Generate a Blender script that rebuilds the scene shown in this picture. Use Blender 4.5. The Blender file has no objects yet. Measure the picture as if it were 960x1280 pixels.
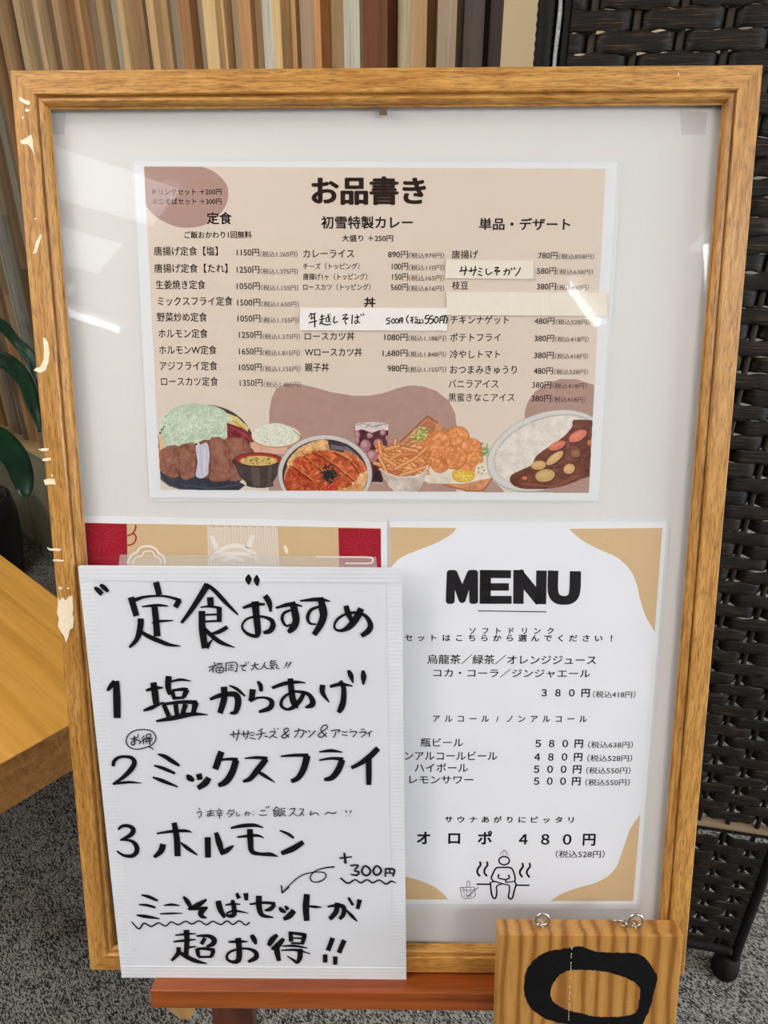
import bpy, bmesh, math, random
import numpy as np
from mathutils import Vector, Matrix
random.seed(7)
rng = np.random.default_rng(5)
sc = bpy.context.scene
COL = sc.collection

# ------------------------------------------------------------------ camera, world, light, exposure
FPX, PITCH, EYE = 887.0, math.radians(26.7), 1.45
cam_d = bpy.data.cameras.new('camera'); cam = bpy.data.objects.new('camera', cam_d); COL.objects.link(cam)
cam.location = (0, 0, EYE); cam.rotation_euler = (math.radians(90) - PITCH, 0, 0)
cam_d.sensor_fit = 'HORIZONTAL'; cam_d.sensor_width = 36; cam_d.lens = FPX / 960 * 36
cam_d.clip_start = 0.02; cam_d.clip_end = 60
sc.camera = cam
sc.view_settings.view_transform = 'Standard'; sc.view_settings.look = 'None'
sc.view_settings.gamma = 1; sc.view_settings.use_curve_mapping = False
sc.view_settings.exposure = -0.05
w = bpy.data.worlds.new('world'); sc.world = w; w.use_nodes = True
w.node_tree.nodes['Background'].inputs[0].default_value = (0.75, 0.85, 1.0, 1)
w.node_tree.nodes['Background'].inputs[1].default_value = 0.8

# room axes: E runs along the slatted wall (to the right and towards the viewer), C points away through it
E = Vector((0.742, -0.671, 0)).normalized(); C = Vector((0.671, 0.742, 0)).normalized()
def room(a, c, z=0.0): return E * a + C * c + Vector((0, 0, z))
def area(name, loc, target, size, size_y, power, color):
    l = bpy.data.lights.new(name, 'AREA'); l.shape = 'RECTANGLE'; l.size = size; l.size_y = size_y
    l.energy = power; l.color = color
    o = bpy.data.objects.new(name, l); COL.objects.link(o); o.location = loc
    o.rotation_euler = (Vector(target) - Vector(loc)).to_track_quat('-Z', 'Y').to_euler()
    return o
CEIL = 2.55
area('alcove_daylight', room(2.55, 1.9, 1.2), room(0.9, 1.1, 0.0), 1.2, 1.3, 150, (0.82, 0.91, 1.0))
ADDED_PANELS = [((1.70, -1.45), 0.9, 44, (1.0, 0.97, 0.93)), ((-2.35, -0.45), 0.9, 46, (1.0, 0.965, 0.92)), ((-1.0, 0.45), 0.8, 24, (1.0, 0.965, 0.91))]  # added ceiling lights that brighten the board and the slatted wall
for (lx_, ly_), sz_, pw_, cl_ in ADDED_PANELS: area('added_ceiling_glow', (lx_, ly_, CEIL - 0.05), (lx_ * .45, .45, .6), sz_, .5, pw_, cl_)

# ------------------------------------------------------------------ pixel rays onto real planes of the place
def ray(px, py):
    x, y, z = px - 480.0, -(py - 640.0), -FPX
    return Vector((x, -z * math.cos(PITCH) + y * math.sin(PITCH), y * math.cos(PITCH) + z * math.sin(PITCH)))
O = Vector((0, 0, EYE))
BL = Vector((-0.32788, 0.47729, 0.63771))
BX = Vector((0.9999264, -0.01092387, 0.00527905)).normalized()
BZ = Vector((-0.01196, -0.96024, 0.27891)); BZ = (BZ - BX * BZ.dot(BX)).normalized()
BY = BZ.cross(BX)
BM = Matrix(((BX.x, BY.x, BZ.x, BL.x), (BX.y, BY.y, BZ.y, BL.y), (BX.z, BY.z, BZ.z, BL.z), (0, 0, 0, 1)))
def loc(px, py, z=0.0):
    d = ray(px, py); t = (BL + BZ * z - O).dot(BZ) / d.dot(BZ); q = O + d * t - BL
    return (q.dot(BX), q.dot(BY))
def on_z(px, py, z):
    d = ray(px, py); t = (z - EYE) / d.z; return O + d * t
def on_y(px, py, y):
    d = ray(px, py); return O + d * (y / d.y)

# ------------------------------------------------------------------ materials
def lin(c):
    return tuple(((v / 255) / 12.92 if v / 255 <= .04045 else ((v / 255 + .055) / 1.055) ** 2.4) for v in c)
def lin4(c): return (*lin(c), 1)
class NT:
    def __init__(s, name):
        s.m = bpy.data.materials.new(name); s.m.use_nodes = True; s.t = s.m.node_tree; s.t.nodes.clear()
        s.out = s.n('ShaderNodeOutputMaterial')
    def n(s, typ, **kw):
        nd = s.t.nodes.new(typ)
        for k, v in kw.items():
            if k.startswith('_'): nd.inputs[k[1:].replace('_', ' ')].default_value = v
            else: setattr(nd, k, v)
        return nd
    def l(s, a, b): s.t.links.new(a, b)
    def coords(s, scale=(1, 1, 1), rnd=0.0):
        tc = s.n('ShaderNodeTexCoord'); mp = s.n('ShaderNodeMapping'); mp.inputs['Scale'].default_value = scale
        if rnd:
            oi = s.n('ShaderNodeObjectInfo'); ad = s.n('ShaderNodeVectorMath', operation='MULTIPLY_ADD')
            s.l(oi.outputs['Random'], ad.inputs[0]); ad.inputs[1].default_value = (rnd, rnd * 1.7, rnd * .6)
            s.l(tc.outputs['Object'], ad.inputs[2]); s.l(ad.outputs[0], mp.inputs['Vector'])
        else: s.l(tc.outputs['Object'], mp.inputs['Vector'])
        return mp.outputs[0]
    def noise(s, vec, scale, detail=3, rough=.5, dist=0.):
        nd = s.n('ShaderNodeTexNoise'); s.l(vec, nd.inputs['Vector'])
        nd.inputs['Scale'].default_value = scale; nd.inputs['Detail'].default_value = detail
        nd.inputs['Roughness'].default_value = rough; nd.inputs['Distortion'].default_value = dist
        return nd.outputs[0]
    def ramp(s, fac, stops):
        r = s.n('ShaderNodeValToRGB'); s.l(fac, r.inputs[0]); el = r.color_ramp.elements
        while len(el) < len(stops): el.new(0.5)
        for e, (p, c) in zip(el, stops):
            e.position = p; e.color = c if len(c) == 4 else (*c, 1)
        return r.outputs[0]
    def mix(s, fac, a, b, mode='MIX'):
        m = s.n('ShaderNodeMix', data_type='RGBA', blend_type=mode)
        for v, i in ((fac, 0), (a, 6), (b, 7)):
            if hasattr(v, 'is_linked') or hasattr(v, 'links'): s.l(v, m.inputs[i])
            else: m.inputs[i].default_value = v
        return m.outputs[2]
    def bump(s, h, strength, dist=0.001):
        b = s.n('ShaderNodeBump'); s.l(h, b.inputs['Height']); b.inputs['Strength'].default_value = strength
        b.inputs['Distance'].default_value = dist; return b.outputs[0]
    def pbsdf(s, color, rough=.5, normal=None, spec=.5, metal=0.):
        p = s.n('ShaderNodeBsdfPrincipled')
        if isinstance(color, tuple): p.inputs['Base Color'].default_value = color
        else: s.l(color, p.inputs['Base Color'])
        if isinstance(rough, float): p.inputs['Roughness'].default_value = rough
        else: s.l(rough, p.inputs['Roughness'])
        p.inputs['Specular IOR Level'].default_value = spec; p.inputs['Metallic'].default_value = metal
        if normal is not None: s.l(normal, p.inputs['Normal'])
        s.l(p.outputs[0], s.out.inputs[0]); return p
def wood(name, lo, mid, hi, axis='X', fine=260, stretch=.045, band=9., rough=.42, spec=.5, rnd=3., use_color=False, pore=.35, bump=.25):
    s = NT(name); sc3 = [1, 1, 1]; sc3['XYZ'.index(axis)] = stretch
    v = s.coords(tuple(sc3), rnd)
    g1 = s.noise(v, fine, 4, .6, .3); g2 = s.noise(v, band * 6, 3, .5, 1.2)
    c = s.ramp(g2, [(.3, lin(lo)), (.5, lin(mid)), (.72, lin(hi))])
    if use_color:
        oi = s.n('ShaderNodeObjectInfo'); k = s.ramp(g2, [(.3, (.84, .83, .81)), (.7, (1.16, 1.17, 1.18))])
        c = s.mix(1.0, oi.outputs['Color'], k, 'MULTIPLY')
    pr = s.ramp(g1, [(.36, (1 - pore,) * 3), (.5, (1, 1, 1))])
    c = s.mix(1.0, c, pr, 'MULTIPLY')
    s.pbsdf(c, rough, s.bump(g1, bump, .0006), spec); return s.m
def plain(name, c, rough=.5, spec=.5, metal=0., nscale=0, namt=.06, bump=0.):
    s = NT(name)
    if nscale:
        v = s.coords(); n1 = s.noise(v, nscale, 4)
        a = tuple(x * (1 - namt) for x in lin(c)); b = tuple(min(1, x * (1 + namt)) for x in lin(c))
        cc = s.ramp(n1, [(.3, a), (.7, b)]); s.pbsdf(cc, rough, s.bump(n1, bump, .001) if bump else None, spec, metal)
    else: s.pbsdf(lin4(c), rough, None, spec, metal)
    return s.m
M = {}
M['oak_x'] = wood('oak_along_x', (164, 108, 44), (190, 134, 62), (212, 158, 82), 'X', 900, .09, 30., .4, .5, 0, pore=.5)
M['oak_y'] = wood('oak_along_y', (160, 108, 47), (186, 132, 63), (206, 154, 84), 'Y', 900, .09, 30., .4, .5, 0, pore=.5)
M['slat'] = wood('mixed_timber', (1, 1, 1), (1, 1, 1), (1, 1, 1), 'Z', 200, .035, 7., .6, .3, 5., True, pore=.22)
M['ledge'] = wood('red_stained_timber', (124, 52, 12), (142, 68, 20), (156, 80, 30), 'X', 180, .04, 5., .35, .5, 0, pore=.25)
M['leg_dark'] = wood('dark_red_timber', (70, 34, 22), (88, 44, 30), (104, 54, 36), 'Z', 180, .04, 5., .4, .5, 2, pore=.25)
M['pine_block'] = wood('pale_pine', (168, 124, 70), (196, 150, 92), (212, 170, 112), 'Z', 160, .05, 5., .5, .4, 2, pore=.2)
M['table'] = wood('honey_veneer', (180, 127, 50), (196, 142, 62), (208, 154, 76), 'X', 240, .03, 5., .3, .5, 0, pore=.12, bump=.05)
M['table_edge'] = wood('table_edge_timber', (142, 92, 42), (168, 116, 58), (184, 132, 72), 'X', 240, .04, 8., .4, .5, 0, pore=.25)
M['white_core'] = plain('foamcore_white', (236, 234, 233), .75, .2, nscale=90, namt=.012)
M['cream_post'] = plain('cream_lacquer', (192, 171, 134), .5, .4, nscale=8, namt=.03)
M['chip'] = plain('bare_flaked_wood', (238, 222, 192), .8, .2, nscale=400, namt=.08, bump=.3)
M['ink'] = plain('marker_ink', (16, 14, 17), .6, .15)
M['pen'] = plain('fine_pen_ink', (24, 22, 26), .5, .4)
M['print_dark'] = plain('printed_dark_brown', (44, 30, 32), .7, .08)
M['print_title'] = plain('printed_title_brown', (72, 46, 38), .7, .08, nscale=1500, namt=.25)
M['print_black'] = plain('printed_black', (30, 28, 34), .7, .08)
M['print_grey'] = plain('printed_light_text', (80, 60, 58), .7, .08)
M['print_tan'] = plain('printed_tan', (212, 180, 138), .5, .3, nscale=600, namt=.03)
M['print_red'] = plain('printed_crimson', (160, 18, 40), .45, .3, nscale=500, namt=.06)
M['print_red_line'] = plain('printed_crimson_line', (190, 60, 76), .45, .3)
M['print_white'] = plain('printed_white', (238, 228, 218), .5, .3)
M['print_beige'] = plain('printed_beige', (226, 208, 192), .5, .3, nscale=500, namt=.02)
M['print_mauve'] = plain('printed_mauve', (180, 144, 132), .5, .3, nscale=500, namt=.025)
M['sheet_cool'] = plain('printed_cool_white', (234, 234, 240), .5, .3, nscale=12, namt=.02)
M['paper'] = plain('white_paper', (232, 232, 233), .6, .3, nscale=30, namt=.012)
M['strip_cream'] = plain('cream_sticker', (232, 221, 204), .6, .3, nscale=200, namt=.02)
M['strip_white'] = plain('white_sticker', (238, 232, 226), .6, .3, nscale=200, namt=.02)
M['steel'] = plain('dull_steel', (190, 186, 178), .28, .5, 1.)
M['brown_clip'] = plain('brown_clip', (110, 84, 62), .5, .4)
M['black_paint'] = plain('black_brush_paint', (10, 9, 11), .6, .15, nscale=120, namt=.3, bump=.4)
M['wrap'] = plain('black_wrapped_cord', (22, 19, 17), .7, .2, nscale=160, namt=.5, bump=.8)
M['wall_paint'] = plain('warm_white_plaster', (214, 208, 196), .85, .2, nscale=5, namt=.03)
M['wall_dark'] = plain('brown_wall_paint', (128, 106, 84), .8, .2, nscale=5, namt=.05)
M['ceiling_paint'] = plain('ceiling_white', (226, 224, 218), .9, .2, nscale=5, namt=.02)
M['pot'] = plain('black_glazed_pot', (20, 24, 32), .3, .5)
M['soil'] = plain('potting_soil', (50, 38, 30), .95, .1, nscale=60, namt=.5, bump=.8)
M['fixture'] = plain('white_fixture', (235, 235, 232), .5, .4)
def m_emit(name, c, k):
    s = NT(name); e = s.n('ShaderNodeEmission'); e.inputs[0].default_value = lin4(c); e.inputs[1].default_value = k
    s.l(e.outputs[0], s.out.inputs[0]); return s.m
M['tube'] = m_emit('lit_tube', (244, 248, 255), 16)
M['panel_light'] = m_emit('lit_panel', (240, 246, 255), 5.0)
M['window_glow'] = m_emit('daylit_window', (215, 232, 255), 3.0)
def m_clear(name, rough, b_lo, b_hi, lo_s, hi_s, tint=(1, 1, 1, 1), ior=1.46):
    s = NT(name); v = s.coords()
    h = s.n('ShaderNodeMath', operation='ADD')
    a = s.n('ShaderNodeMath', operation='MULTIPLY'); s.l(s.noise(v, lo_s, 1), a.inputs[0]); a.inputs[1].default_value = b_lo
    b = s.n('ShaderNodeMath', operation='MULTIPLY'); s.l(s.noise(v, hi_s, 3), b.inputs[0]); b.inputs[1].default_value = b_hi
    s.l(a.outputs[0], h.inputs[0]); s.l(b.outputs[0], h.inputs[1])
    nb = s.bump(h.outputs[0], 1.0, 1.0)
    ge = s.n('ShaderNodeNewGeometry'); io = s.n('ShaderNodeMath', operation='MULTIPLY_ADD')   # the same sheet from either side
    s.l(ge.outputs['Backfacing'], io.inputs[0]); io.inputs[1].default_value = 1 / ior - ior; io.inputs[2].default_value = ior
    fr = s.n('ShaderNodeFresnel'); s.l(io.outputs[0], fr.inputs[0]); s.l(nb, fr.inputs['Normal'])
    t = s.n('ShaderNodeBsdfTransparent'); t.inputs[0].default_value = tint
    g = s.n('ShaderNodeBsdfGlossy'); g.inputs['Roughness'].default_value = rough; s.l(nb, g.inputs['Normal'])
    mx = s.n('ShaderNodeMixShader'); s.l(fr.outputs[0], mx.inputs[0]); s.l(t.outputs[0], mx.inputs[1]); s.l(g.outputs[0], mx.inputs[2])
    s.l(mx.outputs[0], s.out.inputs[0]); return s.m
M['glazing'] = m_clear('clear_acrylic', .02, .0018, .00001, 3.5, 60, (.998, .998, .998, 1), 1.28)
M['laminate'] = m_clear('laminate_film', .03, .0008, .00013, 9, 48, (.998, .998, .998, 1), 1.28)
def m_tape(name):
    s = NT(name); t = s.n('ShaderNodeBsdfTransparent')
    p = s.n('ShaderNodeBsdfPrincipled'); p.inputs['Base Color'].default_value = lin4((226, 222, 216)); p.inputs['Roughness'].default_value = .35
    mx = s.n('ShaderNodeMixShader'); mx.inputs[0].default_value = .16
    s.l(t.outputs[0], mx.inputs[1]); s.l(p.outputs[0], mx.inputs[2]); s.l(mx.outputs[0], s.out.inputs[0]); return s.m
M['tape'] = m_tape('clear_tape')
def m_backing():                                   # white mount board with a faint fluted relief and tape residue
    s = NT('backing_board'); v = s.coords((6, 1, 1)); n1 = s.noise(v, 40, 3); n2 = s.noise(s.coords(), 3, 2)
    c = s.ramp(n2, [(.3, lin((217, 213, 211))), (.7, lin((224, 220, 216)))])
    s.pbsdf(c, .7, s.bump(n1, .25, .0006), .25); return s.m
M['backing'] = m_backing()
def m_flute():                                     # corrugated plastic: fine horizontal flutes
    s = NT('corrugated_plastic'); tc = s.n('ShaderNodeTexCoord'); wv = s.n('ShaderNodeTexWave', wave_type='BANDS', bands_direction='Y')
    s.l(tc.outputs['Object'], wv.inputs[0]); wv.inputs['Scale'].default_value = 75
    n2 = s.noise(s.coords(), 14, 3)
    c = s.ramp(n2, [(.3, lin((209, 209, 213))), (.7, lin((216, 216, 219)))])
    s.pbsdf(c, .45, s.bump(wv.outputs[1], .2, .0005), .35); return s.m
M['flute_tape'] = m_flute()
M['hand_panel'] = plain('smooth_white_plastic', (212, 212, 216), .42, .4, nscale=7, namt=.02, bump=.5)
def m_sign_pine():
    s = NT('varnished_pine'); v = s.coords((1, .12, 1)); tc = s.coords((1, .16, 1))
    wv = s.n('ShaderNodeTexWave', wave_type='BANDS', bands_direction='X'); s.l(tc, wv.inputs[0])
    wv.inputs['Scale'].default_value = 20; wv.inputs['Distortion'].default_value = 5; wv.inputs['Detail'].default_value = 2; wv.inputs['Detail Scale'].default_value = 1.3
    c = s.ramp(wv.outputs[1], [(.0, lin((184, 134, 68))), (.7, lin((172, 120, 56))), (.95, lin((142, 90, 34)))])
    n1 = s.noise(v, 300, 3); c = s.mix(1.0, c, s.ramp(n1, [(.35, (.86, .84, .8)), (.55, (1, 1, 1))]), 'MULTIPLY')
    sp = s.noise(s.coords((1, .6, 1)), 150, 4, .7); c = s.mix(s.ramp(sp, [(.70, (0, 0, 0)), (.74, (1, 1, 1))]), c, lin4((226, 186, 130)))
    s.pbsdf(c, .34, s.bump(n1, .15, .0005), .5); return s.m
M['sign_pine'] = m_sign_pine()
def m_carpet():
    s = NT('heather_carpet'); v = s.coords((1, 1, 1))
    vo = s.n('ShaderNodeTexVoronoi'); rot = s.n('ShaderNodeMapping'); rot.inputs['Rotation'].default_value = (0, 0, .85); rot.inputs['Scale'].default_value = (1.0, 2.4, 1)
    s.l(v, rot.inputs[0]); wob = s.noise(v, 90, 2); ad = s.n('ShaderNodeVectorMath', operation='MULTIPLY_ADD')
    cb = s.n('ShaderNodeCombineXYZ'); s.l(wob, cb.inputs[0]); s.l(wob, cb.inputs[1])
    s.l(cb.outputs[0], ad.inputs[0]); ad.inputs[1].default_value = (.01, .01, 0); s.l(rot.outputs[0], ad.inputs[2])
    s.l(ad.outputs[0], vo.inputs['Vector']); vo.inputs['Scale'].default_value = 260
    sep = s.n('ShaderNodeSeparateColor'); s.l(vo.outputs['Color'], sep.inputs[0])
    big = s.noise(v, 22, 3, .6)
    mx = s.n('ShaderNodeMath', operation='MULTIPLY_ADD'); s.l(big, mx.inputs[0]); mx.inputs[1].default_value = .7; s.l(sep.outputs[0], mx.inputs[2])
    c = s.ramp(mx.outputs[0], [(.3, lin((22, 20, 18))), (.74, lin((64, 60, 55))), (1., lin((150, 146, 139)))])
    s.pbsdf(c, .95, s.bump(vo.outputs['Distance'], -.9, .006), .15); return s.m
M['carpet'] = m_carpet()
def m_rattan():
    s = NT('dark_rattan'); v = s.coords((.04, .3, 1), 4.); n1 = s.noise(v, 620, 4, .65)
    v2 = s.coords((1, 1, 1), 4.); n2 = s.noise(v2, 25, 3)
    c = s.ramp(n1, [(.40, lin((9, 7, 6))), (.56, lin((40, 29, 21))), (.74, lin((124, 96, 64)))])
    c = s.mix(s.ramp(n2, [(.35, (.25,) * 3), (.7, (.9,) * 3)]), lin4((20, 15, 12)), c)
    s.pbsdf(c, .5, s.bump(n1, .8, .0015), .25); return s.m
M['rattan'] = m_rattan()
M['grey_cord'] = plain('frayed_grey_cord', (176, 178, 176), .8, .2, nscale=300, namt=.4, bump=.5)
M['warp'] = plain('rattan_stake', (52, 45, 37), .6, .25, nscale=40, namt=.3)
def m_leaf():
    s = NT('glossy_leaf'); v = s.coords(); n1 = s.noise(v, 16, 3)
    c = s.ramp(n1, [(.3, lin((10, 44, 30))), (.7, lin((26, 74, 48)))]); s.pbsdf(c, .32, s.bump(n1, .3, .004), .5); return s.m
M['leaf'] = m_leaf()
M['stem'] = plain('green_stem', (52, 84, 44), .6, .3)
M['low_panel'] = wood('pale_ash_panel', (132, 126, 102), (148, 142, 118), (160, 152, 128), 'Z', 160, .03, 5., .6, .3, 0, pore=.12)
def m_vcol():
    s = NT('printed_food_picture'); a = s.n('ShaderNodeVertexColor'); a.layer_name = 'Col'; s.pbsdf(a.outputs[0], .45, None, .3); return s.m
M['picture'] = m_vcol()

# ------------------------------------------------------------------ object helpers
def link(name, me, mat=None, parent=None):
    o = bpy.data.objects.new(name, me); COL.objects.link(o)
    if mat is not None and not me.materials: me.materials.append(mat)
    if parent is not None: o.parent = parent
    return o
def tag(o, label=None, cat=None, group=None, kind=None):
    for k, v in (('label', label), ('category', cat), ('group', group), ('kind', kind)):
        if v: o[k] = v
    return o
def thing(name, mat4, label, cat, group=None):
    o = bpy.data.objects.new(name, None); COL.objects.link(o); o.empty_display_size = .05
    o.matrix_world = mat4; return tag(o, label, cat, group)
def mesh(name, verts, faces, smooth=False):
    me = bpy.data.meshes.new(name); me.from_pydata([tuple(v) for v in verts], [], faces); me.update()
    if smooth:
        for p in me.polygons: p.use_smooth = True
    return me
class MB:
    """collects shapes of one part"""
    def __init__(s): s.v = []; s.f = []
    def add(s, vs, fs):
        b = len(s.v); s.v += [tuple(v) for v in vs]; s.f += [tuple(i + b for i in f) for f in fs]; return s
    def box(s, x0, y0, z0, x1, y1, z1, T=None):
        vs = [Vector(p) for p in ((x0, y0, z0), (x1, y0, z0), (x1, y1, z0), (x0, y1, z0), (x0, y0, z1), (x1, y0, z1), (x1, y1, z1), (x0, y1, z1))]
        if T: vs = [T @ v for v in vs]
        return s.add(vs, [(0, 3, 2, 1), (4, 5, 6, 7), (0, 1, 5, 4), (1, 2, 6, 5), (2, 3, 7, 6), (3, 0, 4, 7)])
    def prism(s, pts, z0, z1):                       # pts: list of (x, y), counter-clockwise
        n = len(pts); ar = sum(pts[i][0] * pts[(i + 1) % n][1] - pts[(i + 1) % n][0] * pts[i][1] for i in range(n))
        if ar < 0: pts = pts[::-1]
        vs = [(x, y, z0) for x, y in pts] + [(x, y, z1) for x, y in pts]
        return s.add(vs, [tuple(range(n - 1, -1, -1)), tuple(range(n, 2 * n))] + [(i, (i + 1) % n, n + (i + 1) % n, n + i) for i in range(n)])
    def flat(s, pts, z):
        n = len(pts); ar = sum(pts[i][0] * pts[(i + 1) % n][1] - pts[(i + 1) % n][0] * pts[i][1] for i in range(n))
        if ar < 0: pts = pts[::-1]
        return s.add([(x, y, z) for x, y in pts], [tuple(range(n))])
    def tube(s, pts, r, n=8, closed=False):
        pts = [Vector(p) for p in pts]; m = len(pts); rr = r if isinstance(r, (list, tuple)) else [r] * m
        rings = []; up = None
        for i, p in enumerate(pts):
            t = (pts[(i + 1) % m] - pts[i - 1]) if closed else (pts[min(i + 1, m - 1)] - pts[max(i - 1, 0)])
            t.normalize()
            if up is None: up = t.orthogonal().normalized()
            up = (up - t * up.dot(t)).normalized(); sd = t.cross(up)
            rings.append([p + (up * math.cos(a) + sd * math.sin(a)) * rr[i] for a in [2 * math.pi * k / n for k in range(n)]])
        vs = [v for r_ in rings for v in r_]; fs = []
        for i in range(m if closed else m - 1):
            j = (i + 1) % m
            for k in range(n): fs.append((i * n + k, i * n + (k + 1) % n, j * n + (k + 1) % n, j * n + k))
        if not closed: fs += [tuple(range(n - 1, -1, -1)), tuple((m - 1) * n + k for k in range(n))]
        return s.add(vs, fs)
    def lathe(s, prof, n=32):
        vs = []; fs = []
        for r, z in prof: vs += [(r * math.cos(2 * math.pi * k / n), r * math.sin(2 * math.pi * k / n), z) for k in range(n)]
        for i in range(len(prof) - 1):
            for k in range(n): fs.append((i * n + k, i * n + (k + 1) % n, (i + 1) * n + (k + 1) % n, (i + 1) * n + k))
        return s.add(vs, fs)
    def build(s, name, mat, parent=None, smooth=False, bevel=0.):
        me = mesh(name, s.v, s.f, smooth); o = link(name, me, mat, parent)
        if bevel:
            b = o.modifiers.new('bevel', 'BEVEL'); b.width = bevel; b.segments = 2; b.limit_method = 'ANGLE'
        return o
def board_thing(name, base, label, cat):
    """an Empty standing on the board plane; children take board coordinates minus base"""
    t = thing(name, BM @ Matrix.Translation(base), label, cat); BASE[t.name] = Vector(base); return t
BASE = {}
def bpart(name, mb, mat, root, parent=None, **kw):
    b = BASE[root.name]; mb.v = [(x - b.x, y - b.y, z - b.z) for x, y, z in mb.v]
    return mb.build(name, mat, parent or root, **kw)

# ------------------------------------------------------------------ lettering
_fc = {}
def text_mesh_data(body, bold):
    key = (body, bold)
    if key in _fc: return _fc[key]
    c = bpy.data.curves.new('lettering', 'FONT'); c.body = body; c.resolution_u = 3; c.offset = bold
    o = bpy.data.objects.new('lettering', c); COL.objects.link(o)
    dg = bpy.context.evaluated_depsgraph_get(); me = bpy.data.meshes.new_from_object(o.evaluated_get(dg))
    vs = [(v.co.x, v.co.y) for v in me.vertices]; fs = [tuple(p.vertices) for p in me.polygons]
    bpy.data.objects.remove(o); bpy.data.curves.remove(c); bpy.data.meshes.remove(me)
    _fc[key] = (vs, fs); return _fc[key]
def layout(body, bold, spaced):
    if not spaced: return text_mesh_data(body, bold)
    V, F = [], []
    n = len(body)
    ref = text_mesh_data('円', bold)[0]; hh = max(v[1] for v in ref) - min(v[1] for v in ref); y0 = min(v[1] for v in ref)
    pitch = spaced * hh
    for i, ch in enumerate(body):
        if ch == '　': continue
        vs, fs = text_mesh_data(ch, bold)
        mid = (max(v[0] for v in vs) + min(v[0] for v in vs)) / 2 if ch not in 'ー' else (max(v[0] for v in vs) + min(v[0] for v in vs)) / 2
        b = len(V); V += [(x - mid + i * pitch, y) for x, y in vs]; F += [tuple(k + b for k in f) for f in fs]
    return V, F
def write(root, parent, body, x0, y0, x1, y1, h, z, mat, bold=.004, spaced=False, name='lettering', slant=0., fat=0.):
    """body fitted between two photograph points at its foot, on the board plane at height z"""
    p0 = Vector(loc(x0, y0, z)); p1 = Vector(loc(x1, y1, z)); up = Vector(loc(x0, y0 - h, z)) - p0
    W = (p1 - p0).length; H = up.length; dx = (p1 - p0) / W; dy = Vector((-dx.y, dx.x))
    if not fat: fat = bold
    bold = 0
    V, F = layout(body, bold, (W / H) / max(1, len(body) - 1) * .93 if spaced else False)
    if fat:                                          # heavy display weight: the outline thickened by overlapping copies
        V0, F0 = V, F; V, F = [], []
        nc = 12 if fat > .04 else 5
        for q in range(nc):
            b = len(V); V += [(x + fat * math.cos(q * 2 * math.pi / nc), y + fat * (.62 if nc > 9 else 1) * math.sin(q * 2 * math.pi / nc)) for x, y in V0]; F += [tuple(k + b for k in f) for f in F0]
    xs = [v[0] for v in V]; ys = [v[1] for v in V]; ax, bx_, ay, by = min(xs), max(xs), min(ys), max(ys)
    sx = W / (bx_ - ax); sy = H / (by - ay)
    mb = MB(); mb.add([(*(p0 + dx * ((x - ax) * sx + slant * (y - ay) * sy) + dy * ((y - ay) * sy)), z) for x, y in V], F)
    return bpart(name, mb, mat, root, parent)
def smooth_path(P, closed=False, sub=4):
    if len(P) < 3: return P
    out = []; n = len(P)
    for i in range(n if closed else n - 1):
        g = lambda k: P[k % n] if closed else P[max(0, min(n - 1, k))]
        p0, p1, p2, p3 = map(np.array, (g(i - 1), g(i), g(i + 1), g(i + 2)))
        for k in range(sub):
            t = k / sub
            out.append(tuple(.5 * ((2 * p1) + (-p0 + p2) * t + (2 * p0 - 5 * p1 + 4 * p2 - p3) * t * t + (-p0 + 3 * p1 - 3 * p2 + p3) * t ** 3)))
    if not closed: out.append(tuple(P[-1]))
    return out
def stroke(mb, pts, z, closed=False, smooth=True):
    """pts: photograph (x, y, width); brush ribbon on the board plane"""
    if closed: pts = pts[:-1] if pts[0][:2] == pts[-1][:2] else pts
    P = smooth_path(pts, closed) if smooth else pts
    n = len(P); L = []; R = []
    for i in range(n):
        a = P[(i - 1) % n] if closed else P[max(0, i - 1)]; b = P[(i + 1) % n] if closed else P[min(n - 1, i + 1)]
        tx, ty = b[0] - a[0], b[1] - a[1]; l = math.hypot(tx, ty) or 1; hw = max(.15, P[i][2]) / 2
        L.append(loc(P[i][0] - ty / l * hw, P[i][1] + tx / l * hw, z)); R.append(loc(P[i][0] + ty / l * hw, P[i][1] - tx / l * hw, z))
    vs = [(x, y, z) for p in zip(L, R) for x, y in p]
    fs = [(2 * i, 2 * ((i + 1) % n), 2 * ((i + 1) % n) + 1, 2 * i + 1) for i in range(n if closed else n - 1)]
    mb.add(vs, fs)
def strokes(root, parent, name, spec, off, scale, z, mat, wmul=1., smooth=True):
    mb = MB()
    for s_ in spec.strip().split('\n'):
        for st in s_.split(';'):
            if not st.strip(): continue
            pts = [tuple(float(k) for k in p.split(',')) for p in st.split()]
            pts = [(off[0] + p[0] / scale, off[1] + p[1] / scale, p[2] / scale * wmul) for p in pts]
            closed = len(pts) > 4 and pts[0][:2] == pts[-1][:2]
            stroke(mb, pts, z, closed, smooth)
    return bpart(name, mb, mat, root, parent)
def pxpoly(pts, off, sc_, z, smooth=False):
    P = [(off[0] + x / sc_, off[1] + y / sc_) for x, y in pts]
    if smooth: P = smooth_path(P, True, 4)
    return [loc(x, y, z) for x, y in P]

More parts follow.
